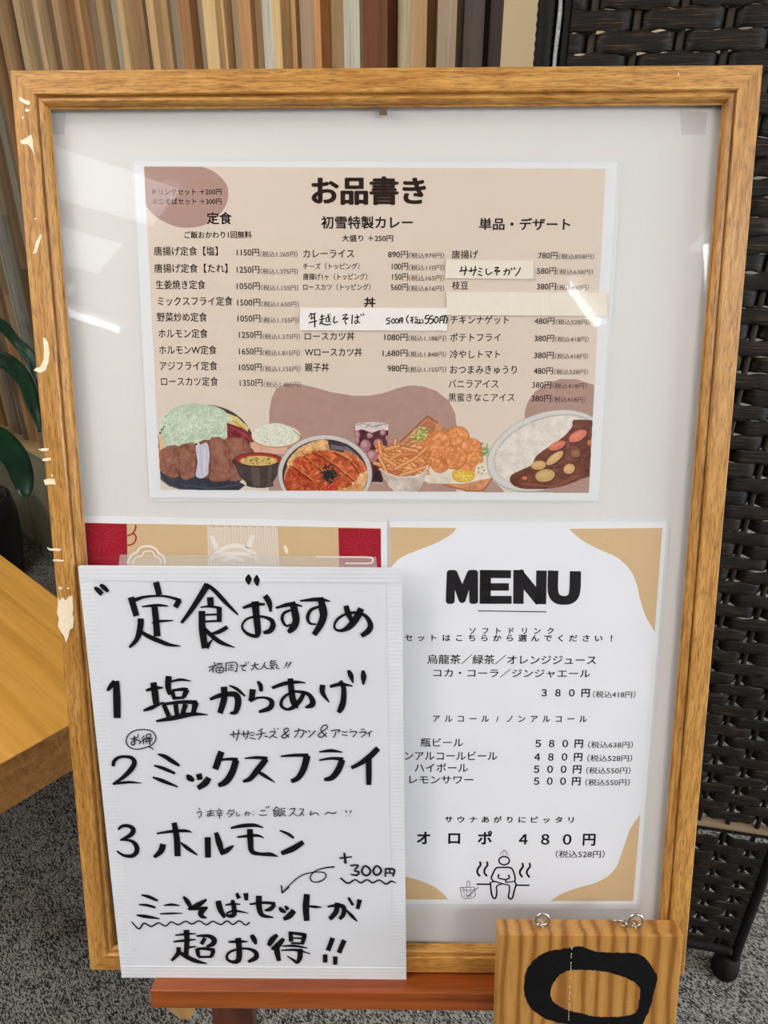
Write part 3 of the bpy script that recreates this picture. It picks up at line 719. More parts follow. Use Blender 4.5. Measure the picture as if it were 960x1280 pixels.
def paint_food():
    cv = Canvas(176, 466, 762, 618, 1.5); R_ = random.Random(3); u = R_.uniform
    cv.c[:] = (226, 208, 192); cv.c += cv.n2[..., None] * .8
    MV = (180, 144, 132)
    cv.at((180, 470), 3.2).poly([(500, 470), (500, 190), (502, 140), (510, 90), (530, 50), (565, 33), (620, 32), (680, 45), (750, 65), (830, 78), (895, 80), (960, 68), (1010, 50), (1060, 38), (1110, 40), (1170, 60), (1220, 100), (1245, 150), (1250, 200), (1250, 470)], MV, .8, 1.)
    cv.poly([(500, 470), (502, 400), (560, 440), (800, 470)], MV)
    cv.at((460, 470), 3).poly([(575, 445), (585, 250), (588, 130), (600, 95), (625, 60), (665, 30), (720, 12), (780, 12), (830, 28), (900, 50), (900, 445)], MV, .8, 1.)
    cv.poly([(365, 445), (372, 380), (440, 365), (500, 420), (520, 445)], MV, .8, 1.)
    cv.poly([(-10, 450), (-10, 330), (60, 380), (75, 445)], MV, .8)
    # cutlet plate
    A = cv.at((180, 490), 4.8)
    A.ell(368, 345, 298, 268, (62, 58, 62), na=3); A.ell(368, 350, 278, 250, (150, 142, 134)); A.ell(368, 352, 270, 244, (58, 58, 66), na=3)
    A.poly([(85, 250), (125, 250), (135, 330), (95, 350)], (226, 190, 148), 2); A.poly([(480, 120), (560, 150), (630, 215), (620, 240), (495, 200)], (222, 200, 130), 4)
    for i in range(5): A.line([(500 + i * 14, 150 + i * 8), (590 + i * 8, 215 + i * 5)], 5, (196, 160, 90))
    A.poly([(120, 150), (150, 118), (200, 88), (280, 68), (380, 78), (450, 95), (500, 140), (505, 270), (400, 290), (300, 310), (220, 325), (130, 325), (108, 250), (130, 190)], (188, 204, 178), 3, 3, True)
    cab = [(200, 216, 192), (214, 226, 206), (178, 196, 166), (226, 232, 214), (190, 208, 182)]
    for i in range(520):
        x = u(110, 500); y = u(85, 315)
        if ((x - 310) / 205) ** 2 + ((y - 210) / 130) ** 2 > 1.05: continue
        a = u(0, 3.14); l = u(14, 34); b = a + u(-.9, .9); p = (x + l * math.cos(a), y + l * math.sin(a)); A.line([(x, y), p, (p[0] + l * .6 * math.cos(b), p[1] + l * .6 * math.sin(b))], u(3.5, 6), R_.choice(cab))
    for i in range(14): x, y = u(88, 130), u(160, 250); A.line([(x, y), (x + u(-14, 18), y + u(-12, 14))], 4, (222, 230, 214))
    A.poly([(497, 185), (530, 195), (590, 215), (650, 260), (660, 310), (600, 285), (500, 275)], (132, 42, 54), 5, 4); A.line([(520, 210), (600, 250), (640, 290)], 8, (164, 70, 76)); A.line([(530, 250), (580, 268)], 12, (104, 26, 40))
    A.poly([(640, 300), (860, 320), (860, 372), (700, 368), (640, 372)], (226, 176, 154), 3, 3)
    br = (146, 94, 76)
    A.poly([(92, 365), (118, 340), (155, 322), (205, 328), (212, 420), (208, 505), (160, 512), (120, 490), (95, 465)], br, 5, 6, True)
    A.poly([(205, 330), (260, 308), (305, 312), (312, 420), (305, 500), (285, 522), (255, 527), (218, 502), (212, 400)], (152, 100, 82), 5, 6, True)
    A.poly([(330, 300), (360, 285), (395, 290), (400, 300), (395, 520), (360, 515), (370, 400)], (126, 78, 66), 5)
    A.poly([(310, 330), (345, 315), (378, 305), (394, 375), (386, 450), (385, 490), (350, 517), (312, 502), (320, 420)], (206, 200, 212), 3, 3, True); A.line([(340, 340), (345, 480)], 8, (190, 184, 200)); A.line([(365, 330), (362, 490)], 6, (222, 216, 224))
    A.poly([(393, 292), (430, 270), (478, 282), (512, 350), (518, 440), (512, 522), (440, 537), (392, 520), (402, 400)], br, 5, 6, True)
    A.poly([(480, 288), (540, 276), (600, 280), (640, 330), (662, 375), (620, 500), (600, 520), (560, 530), (515, 528), (518, 400)], (150, 96, 78), 5, 6, True)
    for p in ([(206, 330), (212, 420), (210, 505)], [(480, 290), (512, 350), (516, 525)], [(305, 315), (312, 420), (306, 500)], [(595, 282), (598, 400)], [(395, 292), (400, 420), (392, 515)]): A.line(p, 4, (98, 58, 48))
    for i in range(130):
        x, y = u(100, 620), u(310, 515); 
        if 305 < x < 392: continue
        A.ell(x, y, u(3, 9), u(3, 8), R_.choice([(170, 118, 92), (122, 72, 58), (182, 134, 104)]), op=.5)
    A.poly([(95, 470), (125, 495), (165, 515), (215, 512), (255, 530), (300, 512), (350, 520), (440, 540), (560, 534), (610, 560), (560, 594), (240, 594), (150, 560), (100, 520)], (52, 55, 66), 3, 3)
    A.line([(100, 525), (150, 562), (245, 592)], 6, (120, 112, 108)); A.line([(240, 560), (400, 578), (560, 560)], 5, (88, 90, 100))
    # rice
    A.ell(796, 268, 150, 68, (200, 150, 96)); A.ell(792, 262, 146, 66, (226, 222, 204), na=3); A.ell(790, 235, 95, 48, (228, 226, 208))
    for i in range(420):
        x, y = u(655, 930), u(192, 325)
        if ((x - 790) / 135) ** 2 + ((y - 258) / 66) ** 2 > 1: continue
        a = u(0, 3.1); A.line([(x, y), (x + 8 * math.cos(a), y + 6 * math.sin(a))], 4.5, R_.choice([(240, 238, 226), (208, 208, 184), (232, 232, 214), (196, 204, 176)]))
    A.line([(895, 230), (935, 262), (944, 290), (900, 325)], 4, (160, 104, 66))
    # soup bowl
    A.poly([(545, 400), (827, 402), (815, 455), (800, 500), (775, 540), (772, 566), (700, 576), (620, 566), (612, 545), (570, 500), (552, 450)], (72, 60, 58), 3, 4, True)
    A.poly([(640, 450), (690, 455), (700, 570), (650, 560)], (108, 92, 88), 3, op=.7); A.poly([(745, 445), (770, 440), (760, 560), (740, 565)], (104, 88, 84), 3, op=.6)
    A.ell(685, 405, 142, 42, (50, 36, 34)); A.ell(685, 405, 136, 38, (168, 56, 42), na=3); A.ell(688, 413, 112, 30, (220, 184, 112), na=5)
    for i in range(70):
        x, y = 688 + u(-90, 90), 412 + u(-18, 20); A.line([(x, y), (x + u(-10, 10), y + u(-5, 5))], 4, R_.choice([(86, 104, 48), (60, 70, 36), (236, 206, 140), (130, 136, 70)]))
    # drink
    B = cv.at((340, 510), 4.8)
    B.poly([(492, 95), (700, 95), (694, 200), (680, 330), (664, 440), (600, 448), (510, 420), (500, 250)], (82, 36, 46), 5, 5); B.poly([(600, 380), (668, 385), (662, 450), (600, 450)], (50, 24, 32), 3)
    B.ell(598, 100, 100, 16, (214, 204, 200)); B.poly([(495, 100), (700, 100), (696, 135), (650, 132), (600, 148), (540, 128), (497, 140)], (220, 204, 200), 6)
    for p in ([(510, 105), (540, 90), (600, 112), (690, 95)], [(560, 120), (590, 95)], [(620, 118), (650, 92)]): B.line(p, 3, (110, 92, 98))
    for x, y, a, b in ((560, 225, 32, 36), (637, 212, 28, 28), (600, 288, 38, 36), (512, 160, 16, 24), (586, 165, 18, 18), (665, 148, 18, 18), (690, 180, 10, 18), (510, 195, 14, 22), (560, 285, 20, 24)): B.ell(x, y, a, b, (176, 118, 122), na=5); B.ell(x - a * .2, y - b * .25, a * .5, b * .5, (214, 172, 170), op=.7)
    B.line([(495, 110), (500, 230)], 4, (150, 110, 112)); B.line([(602, 446), (660, 450)], 6, (214, 200, 196))
    # karaage basket
    K = cv.at((500, 500), 3.556)
    K.poly([(122, 70), (168, 102), (230, 150), (380, 240), (412, 350), (372, 402), (330, 412), (190, 378), (60, 330), (0, 290), (-20, 200), (0, 188), (60, 130)], (206, 140, 96), 5, 5)
    K.poly([(122, 84), (160, 112), (150, 150), (40, 190), (10, 205)], (182, 116, 80), 4); K.line([(0, 188), (122, 72), (168, 102)], 7, (150, 92, 62)); K.line([(195, 378), (320, 408), (372, 400), (408, 352)], 6, (160, 92, 62))
    K.poly([(90, 240), (60, 330), (130, 372), (280, 374), (404, 350), (380, 240)], (232, 216, 198), 3, 4); K.line([(130, 372), (280, 374), (404, 348)], 3, (190, 150, 120))
    for i in range(60): x, y = u(55, 130), u(120, 200); a = u(0, 3.14); K.line([(x, y), (x + 18 * math.cos(a), y + 12 * math.sin(a))], 5, R_.choice([(150, 170, 74), (196, 204, 122), (116, 140, 56), (222, 220, 160)]))
    for i in range(50): x, y = u(345, 388), u(190, 248); a = u(0, 3.14); K.line([(x, y), (x + 12 * math.cos(a), y + 9 * math.sin(a))], 5, R_.choice([(120, 160, 70), (160, 190, 100), (96, 130, 56)]))
    for x, y, r in ((105, 228, 46), (178, 285, 42), (290, 305, 44), (255, 165, 54), (315, 215, 50), (168, 190, 58), (330, 262, 40), (240, 255, 58), (150, 265, 34)):
        K.ell(x, y, r, r * .92, (196, 108, 58)); K.ell(x, y - 1, r * .93, r * .86, (226, 142, 84), na=7, nb=6)
        for j in range(26):
            a = u(0, 6.28); q = r * .8 * math.sqrt(u(0, 1)); K.ell(x + q * math.cos(a), y + q * .9 * math.sin(a), r * u(.08, .2), r * u(.08, .18), R_.choice([(240, 176, 116), (208, 118, 62), (246, 190, 136), (214, 130, 76)]), op=.55)
    K.ell(360, 312, 27, 32, (232, 218, 196), na=3)
    for q in range(5): K.ell(360 + 13 * math.cos(q * 1.26), 312 + 15 * math.sin(q * 1.26), 4.5, 5, (176, 158, 140))
    K.poly([(230, 318), (250, 312), (290, 312), (332, 322), (330, 345), (300, 362), (262, 362), (238, 348)], (226, 188, 72), 4, 0, True); K.line([(245, 335), (320, 338)], 3, (244, 218, 130)); K.line([(283, 316), (280, 358)], 3, (244, 218, 130)); K.line([(258, 318), (300, 358)], 3, (244, 218, 130)); K.ell(282, 340, 50, 26, (206, 158, 50), ring=.1)
    # fries
    B = cv.at((340, 510), 4.8)
    fr = [(222, 146, 88), (232, 162, 104), (206, 124, 70), (240, 178, 124)]
    for x, y, a, l in [(u(655, 920), u(235, 385), u(-.7, .7), u(40, 120)) for _ in range(70)]:
        dx, dy = math.cos(a) * l / 2, math.sin(a) * l / 2; B.line([(x - dx, y - dy), (x + dx, y + dy)], 24, (164, 84, 44)); B.line([(x - dx, y - dy), (x + dx, y + dy)], 18, R_.choice(fr)); B.line([(x - dx * .8, y - dy - 4), (x + dx * .8, y + dy - 4)], 5, (246, 196, 142), op=.7)
    for p in ([(640, 200), (655, 290)], [(615, 330), (660, 345)], [(640, 290), (690, 390)], [(740, 190), (735, 240)], [(740, 365), (870, 295)], [(770, 405), (935, 350)], [(680, 250), (760, 230)], [(670, 300), (740, 345)], [(780, 240), (870, 260)]):
        B.line(p, 25, (160, 82, 44)); B.line(p, 19, (228, 154, 96)); B.line([(p[0][0], p[0][1] - 4), (p[1][0], p[1][1] - 4)], 5, (248, 200, 150), op=.7)
    B.poly([(648, 365), (690, 392), (760, 415), (850, 412), (900, 395), (938, 350), (925, 400), (905, 455), (870, 508), (735, 508), (695, 470), (665, 420)], (206, 188, 176), 4, 8, False)
    B.poly([(700, 425), (780, 450), (800, 508), (740, 508), (700, 470)], (226, 212, 202), 4, op=.7); B.line([(648, 365), (690, 392), (760, 415), (850, 412), (900, 395), (938, 350)], 5, (240, 230, 222)); B.line([(660, 410), (695, 470), (738, 508)], 5, (150, 120, 106))
    # pork bowl
    B.ell(318, 395, 285, 236, (150, 138, 134)); B.ell(318, 395, 280, 232, (212, 202, 196), na=2); B.ell(318, 402, 256, 214, (54, 46, 54), na=3)
    for q in range(3): B.line([(350 + q * 8, 215 + q * 9), (400, 235 + q * 8), (450, 232 + q * 9), (520, 290 + q * 9)], 4, (150, 144, 150))
    B.ell(318, 425, 246, 202, (206, 146, 92), na=10, nb=10); B.poly([(90, 330), (140, 260), (210, 215), (300, 190), (340, 205), (330, 250), (200, 290), (120, 350)], (222, 172, 116), 10, 8, True)
    B.poly([(510, 360), (570, 370), (575, 420), (540, 510), (515, 510)], (224, 172, 118), 9, 8)
    B.poly([(335, 205), (450, 215), (530, 280), (545, 330), (440, 270), (350, 250)], (64, 54, 62), 5)
    for q in range(3): B.line([(355, 222 + q * 9), (400, 232 + q * 8), (450, 236 + q * 9), (520, 292 + q * 8)], 4, (156, 150, 154))
    for P, c in (([(240, 270), (330, 255), (440, 290), (560, 370), (520, 400), (480, 440), (330, 330)], (200, 96, 52)), ([(190, 290), (260, 270), (360, 340), (480, 440), (420, 480), (300, 400)], (192, 86, 46)),
                 ([(120, 340), (190, 290), (300, 380), (400, 480), (330, 505), (240, 440)], (196, 88, 46)), ([(90, 390), (130, 350), (230, 430), (290, 505), (110, 505), (75, 450)], (178, 70, 38)),
                 ([(430, 260), (500, 280), (565, 350), (560, 375)], (206, 110, 62))):
        B.poly(P, c, 10, 8, True)
    for P in ([(190, 290), (300, 385), (380, 470)], [(120, 350), (240, 440)], [(260, 270), (380, 350), (490, 440)], [(370, 265), (470, 320), (520, 390)]): B.line(P, 7, (112, 40, 26)); B.line([(x + 5, y - 8) for x, y in P], 5, (226, 140, 88), op=.8)
    for i in range(160):
        a, q = u(0, 6.28), math.sqrt(u(0, 1)); x, y = 310 + 225 * q * math.cos(a), 400 + 150 * q * math.sin(a); B.ell(x, min(y, 500), u(4, 13), u(3, 8), R_.choice([(150, 50, 28), (226, 130, 70), (236, 168, 104), (128, 40, 24)]), op=.5, rot=30)
    for i in range(95):
        a = u(0, 6.28); q = u(0, 48); x, y = 340 + q * math.cos(a) * 1.1, 395 + q * math.sin(a) * 1.2; b = u(0, 6.28); B.line([(x, y), (x + 26 * math.cos(b), y + 26 * math.sin(b))], 5, R_.choice([(22, 24, 26), (34, 40, 38), (12, 14, 16), (54, 66, 58)]))
    for x, y in ((345, 478), (365, 465), (325, 490)): B.ell(x, y, 17, 15, (196, 48, 36), na=4); B.ell(x - 4, y - 5, 4, 3, (240, 160, 140))
    # curry plate
    K = cv.at((500, 500), 3.556)
    K.ell(648, 226, 272, 168, (170, 160, 154), rot=-20); K.ell(648, 225, 268, 165, (216, 212, 206), rot=-20, na=1); K.ell(652, 220, 246, 142, (190, 182, 174), rot=-20); K.ell(654, 223, 242, 138, (226, 216, 204), rot=-20, na=3, nb=4)
    for i in range(320):
        a, q = u(0, 6.28), math.sqrt(u(0, 1)); K.ell(600 + 180 * q * math.cos(a) - 20, 210 + 120 * q * math.sin(a), u(3, 6), u(2, 4), R_.choice([(238, 230, 222), (210, 196, 184), (240, 226, 212)]), rot=u(0, 180), op=.5)
    K.poly([(768, 92), (800, 88), (870, 110), (880, 300), (780, 362), (680, 392), (560, 396), (505, 380), (488, 355), (500, 330), (545, 308), (585, 288), (605, 250), (650, 215), (690, 190), (735, 155), (765, 118)], (112, 58, 42), 5, 7, True)
    K.line([(540, 372), (680, 385), (790, 340)], 10, (140, 78, 54)); K.line([(700, 215), (760, 180)], 9, (146, 84, 60)); K.line([(600, 310), (700, 300), (800, 270)], 8, (92, 44, 32))
    for x, y, a, b, r, c in ((616, 290, 34, 20, -8, (206, 166, 110)), (688, 258, 46, 18, -38, (212, 172, 118)), (645, 336, 44, 28, -10, (204, 164, 108)), (752, 306, 26, 22, -20, (208, 166, 112)), (780, 238, 22, 18, 0, (150, 98, 62)), (698, 203, 40, 18, -22, (214, 118, 90)), (790, 160, 44, 22, -28, (218, 124, 100)), (555, 348, 12, 9, 0, (206, 110, 74)), (846, 190, 14, 14, 0, (196, 108, 70))):
        K.ell(x + 2, y + 4, a * 1.08, b * 1.12, (82, 38, 28), rot=r); K.ell(x, y, a, b, c, rot=r, na=4); K.ell(x - 3, y - 4, a * .6, b * .45, tuple(min(250, k_ + 22) for k_ in c), rot=r, op=.6)
    return cv

# ---- price list
def build_price_sheet():
    film = [(163, 197), (778, 198), (750, 628), (190, 627)]; paper = [(167, 202), (772, 203), (748, 626), (187, 622)]
    prn = [(180, 208), (757, 211), (736, 616), (201, 612)]
    r = board_thing('laminated_price_list', base_of(film, -.0154), 'beige laminated landscape price list with food pictures, at the top of the framed board', 'menu')
    zf = -.0152
    bpart('film_border', MB().prism(quad(film, zf), -.0154, -.0150), plain('film_edge', (222, 222, 222), .25, .5), r)
    pp = bpart('paper', MB().prism(quad(paper, ZP), -.0150, ZP), M['paper'], r)
    z1, z2, z3 = ZP + .0001, ZP + .0002, ZP + .0003
    bpart('printed_ground', MB().flat(quad(prn, z1), z1), M['print_beige'], r, pp)
    blob = smooth_path([(170 + x / 3.097, 190 + y / 3.097) for x, y in [(255, 57), (300, 75), (340, 110), (357, 150), (350, 200), (320, 245), (270, 280), (215, 292), (160, 290), (100, 265), (60, 235), (38, 205)]], False, 4)
    bpart('mauve_blob', MB().flat([loc(x, y, z2) for x, y in [(180.2, 208.2)] + blob], z2), M['print_mauve'], r, pp)
    # food picture: one cell grid in print coordinates, trimmed to the printed area
    cv = paint_food(); H, W = cv.h, cv.w
    gx = cv.x0 + np.arange(W + 1) / cv.k; gy = cv.y0 + np.arange(H + 1) / cv.k
    X, Y = np.meshgrid(gx, gy)
    cx, cz, f = X - 480., -(Y - 640.), FPX
    D = np.stack([cx, f * math.cos(PITCH) + cz * math.sin(PITCH), cz * math.cos(PITCH) - f * math.sin(PITCH)], -1)
    n = np.array(BZ); bl = np.array(BL); t = ((bl + n * z2 - np.array(O)) @ n) / (D @ n); Q = np.array(O) + D * t[..., None] - bl
    b = BASE[r.name]; V = np.stack([Q @ np.array(BX) - b.x, Q @ np.array(BY) - b.y, np.full(X.shape, z2 - b.z)], -1).reshape(-1, 3)
    jj, ii = np.meshgrid(np.arange(W), np.arange(H)); Xc = X[:-1, :-1] + .33; Yc = Y[:-1, :-1] + .33
    lft = 180 + (Yc - 208) * (201 - 180) / (612 - 208); rgt = 757 + (Yc - 211) * (736 - 757) / (616 - 211); bot = 612 + (Xc - 201) * 4 / 535
    keep = (Xc > lft) & (Xc < rgt) & (Yc < bot) & (Yc > 467)
    ii, jj = ii[keep], jj[keep]; v0 = ii * (W + 1) + jj; F = np.stack([v0 + W + 1, v0 + W + 2, v0 + 1, v0], -1)
    used = np.unique(F); rem = np.full(V.shape[0], -1); rem[used] = np.arange(len(used)); V = V[used]; F = rem[F]
    me = bpy.data.meshes.new('food_picture'); me.vertices.add(len(V)); me.vertices.foreach_set('co', V.astype(np.float32).ravel())
    me.loops.add(F.size); me.loops.foreach_set('vertex_index', F.astype(np.int32).ravel()); me.polygons.add(len(F))
    me.polygons.foreach_set('loop_start', (np.arange(len(F)) * 4).astype(np.int32)); me.update(calc_edges=True)
    cc = np.clip(cv.c / 255., 0, 1); cc = np.where(cc <= .04045, cc / 12.92, ((cc + .055) / 1.055) ** 2.4)
    attr = me.color_attributes.new('Col', 'FLOAT_COLOR', 'CORNER'); col = np.ones((len(F), 4, 4), np.float32); col[..., :3] = cc[keep][:, None, :]
    attr.data.foreach_set('color', col.ravel()); link('food_picture', me, M['picture'], pp)
    P = M['print_dark']; G = M['print_grey']
    def w_(s_, x0, y0, x1, y1, h, m=P, b_=.006, nm='menu_line'): return write(r, pp, s_, x0, y0, x1, y1, h, z3, m, b_, name=nm)
    w_('ドリンクセット ＋200円', 191, 244, 277, 243.5, 7.8, b_=.012); w_('ミニそばセット ＋300円', 191, 255.8, 277, 255.6, 7.8, b_=.012)
    w_('定食', 258.8, 280.5, 290, 280.5, 15.5, b_=.02, nm='heading'); w_('ご飯おかわり1回無料', 230.7, 298, 314.7, 297.8, 9, b_=.014)
    write(r, pp, 'お品書き', 389.3, 256.4, 532.3, 256.4, 36, z3, M['print_title'], .0, name='title', fat=.043)
    w_('初雪特製カレー', 401.7, 286, 516, 286, 16, b_=.02, nm='heading'); w_('大盛り ＋250円', 427.5, 302, 491.4, 302, 8.6, b_=.014)
    w_('単品・デザート', 598.8, 287.6, 712.5, 288, 15.5, b_=.02, nm='heading'); w_('丼', 455, 384, 469.6, 384, 12.5, b_=.02, nm='heading')
    names = [('唐揚げ定食【塩】', 192.6, 319.5, 272.5, '1150円', 296, 324, '1,265'), ('唐揚げ定食【たれ】', 193, 341, 284.6, '1250円', 296, 324.3, '1,375'),
             ('生姜焼き定食', 195, 361.5, 257, '1050円', 296, 325, '1,155'), ('ミックスフライ定食', 197.4, 382, 291, '1500円', 296.6, 325.6, '1,650'),
             ('野菜炒め定食', 196.5, 402, 259, '1050円', 297, 325.6, '1,155'), ('ホルモン定食', 198.4, 422.5, 260, '1250円', 298.8, 327, '1,375'),
             ('ホルモンW定食', 199, 443, 271, '1650円', 298.8, 327, '1,815'), ('アジフライ定食', 200, 463, 272, '1050円', 299, 327.3, '1,155'),
             ('ロースカツ定食', 201.6, 482.5, 273, '1350円', 299.8, 328.3, '1,485')]
    for k_, (nm, x0, y, x1, p, a_, b_, tx) in enumerate(names):
        w_(nm, x0, y, x1, y, 11.5); w_(p, a_, y + .8, b_, y + .8, 9.3, nm='price'); w_('（税込%s円）' % tx, b_ + 1.5, y + 2, b_ + 48, y + 2, 7.6, G, 0, 'tax_price')
    mid = [('カレーライス', 379, 322, 442.6, 10, '890円', 484.9, 510, '979'), ('チーズ（トッピング）', 379, 337, 449, 8.4, '100円', 489.7, 510, '110'), ('唐揚げ1ヶ（トッピング）', 379, 350, 459, 8.4, '150円', 490.3, 510, '165'), ('ロースカツ（トッピング）', 379, 363, 463, 8.4, '560円', 488.6, 510, '616'),
           ('ロースカツ丼', 381, 425.5, 443.3, 10.5, '1080円', 480.5, 509.4, '1,188'), ('Wロースカツ丼', 381, 445.5, 452.7, 10.8, '1,680円', 478.3, 509.4, '1,848'), ('親子丼', 381, 464.5, 411.6, 10.8, '980円', 484.4, 509, '1,155')]
    for nm, x0, y, x1, h, p, a_, b_, tx in mid: w_(nm, x0, y, x1, y, h); w_(p, a_, y + .6, b_, y + .6, 9, nm='price'); w_('（税込%s円）' % tx, b_ + 1, y + 1.2, 555 if len(tx) < 4 else 557.5, y + 1.2, 7.6, G, 0, 'tax_price')
    rt = [('唐揚げ', 564.5, 323.3, 597.5, '780円', 672.5, 697, '858', 742.5), (None, 0, 342.5, 0, '580円', 671, 695, '638', 741), ('枝豆', 565, 362, 585, '380円', 671, 695, '418', 736), ('チキンナゲット', 563, 405.2, 636, '480円', 668, 693, '528', 736.5),
          ('ポテトフライ', 562.5, 426.8, 625.8, '380円', 667.8, 692.5, '418', 735.5), ('冷やしトマト', 562.5, 448, 625, '380円', 667.5, 692, '418', 735), ('おつまみきゅうり', 562.5, 467.5, 645.8, '480円', 667, 691, '528', 734.5),
          ('バニラアイス', 560.5, 485, 623, '380円', 665, 689, '418', 733), ('黒蜜きなこアイス', 560.5, 502, 643, '380円', 664, 688.7, '418', 731.5)]
    for nm, x0, y, x1, p, a_, b_, tx, e_ in rt:
        if nm: w_(nm, x0, y, x1, y, 10.6)
        w_(p, a_, y + .6, b_, y + .6, 8.8, nm='price'); w_('（税込%s円）' % tx, b_ + 1.5, y + .9, e_, y + .9, 7.2, G, 0, 'tax_price')
    # film over the print
    zc = ZP + .0006
    bpart('laminate_film', MB().flat(quad(film, zc), zc), M['laminate'], r)
    # paper strips stuck over entries
    zs0, zs1 = ZP + .0008, ZP + .0012; zh = zs1 + .0001
    def strip(pts, mat, label):
        o = bpart('correction_strip', MB().prism(quad(pts, zs1), zs0, zs1), mat, r); o['label'] = label; return o
    s1 = strip([(375, 384.5), (558.5, 385), (559, 413.5), (374.5, 413)], M['strip_white'], 'white strip with a handwritten noodle entry and price')
    s2 = strip([(557, 325), (666.8, 325.5), (667.5, 348.8), (557, 348)], M['strip_cream'], 'cream strip with a handwritten cutlet entry')
    s3 = strip([(558, 365), (758.8, 366), (759.5, 395), (558.5, 394)], M['strip_cream'], 'long blank cream strip')
    for x in (639.5, 678.5, 683):
        bpart('overlap_seam', MB().prism(quad([(x - .8, 366), (x + .8, 366), (x + 1, 394.4), (x - .6, 394.4)], zs1), zs1, zs1 + .00015), M['print_white'], r, s3)
    strokes(r, s2, 'handwriting', '118,58,7 116,85,7; 105,84,7 150,76,7; 141,55,7 139,82,7 132,105,7; 155,82,7 202,75,7; 170,62,7 171,88,7; 193,55,7 190,85,7 180,108,7; 212,65,6 230,72,7; 208,82,6 224,87,7; 205,98,6 230,108,8; 254,68,7 252,90,7 262,101,7 286,88,6; 298,65,7 320,62,6 298,82,7; 296,84,7 328,80,7 308,92,6 312,106,7; 346,84,7 380,78,7 372,104,7; 362,66,7 360,85,6 348,106,7; 388,65,7 394,77,8; 404,62,7 409,75,8; 439,63,7 427,90,7 410,110,6', (550, 320), 4.364, zh, M['ink'])
    strokes(r, s1, 'handwriting', '95,105,7 80,132,6; 90,115,8 125,108,7; 88,140,7 122,133,7; 80,167,8 132,155,8; 98,118,6 99,150,6; 114,112,8 118,196,9; 150,130,7 177,125,7; 145,148,7 180,142,7; 163,115,8 163,170,8; 154,155,6 148,180,7; 152,170,7 190,180,9 218,176,6; 184,138,6 212,128,7; 188,140,7 190,165,7; 200,113,7 206,150,7 218,165,6; 215,138,6 198,165,6; 207,112,6 214,118,6; 242,126,8 236,150,8 238,168,8 264,158,6; 290,122,7 320,114,7 292,145,7; 288,146,8 328,138,7 305,155,7 316,178,9; 352,116,8 349,175,8; 366,135,7 398,130,7; 382,116,8 384,165,8 368,170,7 372,154,6 402,168,7; 404,112,7 410,124,7; 418,108,7 425,122,7', (370, 370), 5, zh, M['ink'])
    strokes(r, s1, 'handwriting', '590,138,7 570,140,7 568,152,7 586,156,7 580,172,8 562,175,7; 608,142,7 597,156,7 605,171,7 618,158,7 608,142,7; 630,141,7 620,156,7 628,170,7 641,156,7 630,141,7; 648,140,7 646,172,7; 648,141,7 666,138,8 662,172,8; 650,156,6 662,153,6; 657,141,5 657,155,5; 704,120,7 690,145,8 703,172,7; 715,138,8 735,130,7; 725,133,8 726,172,8; 712,156,7 735,147,7; 740,138,7 757,130,6; 745,150,8 760,145,7 757,160,7 742,162,7; 748,162,7 742,173,7; 754,162,7 758,172,7 764,168,6; 770,145,7 776,155,7 768,170,8 798,166,7; 785,143,6 797,160,7; 832,120,8 812,125,8 808,142,8 828,142,8 825,165,9 806,173,8; 857,123,8 840,128,8 835,143,8 856,145,8 852,166,9 834,173,8; 880,128,8 864,148,8 872,169,8 889,150,8 880,128,8; 902,130,8 898,171,8; 902,131,8 928,127,9 922,172,9; 915,130,6 914,150,6; 902,152,7 923,150,7; 932,118,9 945,142,9 937,174,8', (370, 370), 5, zh, M['ink'])
build_price_sheet()

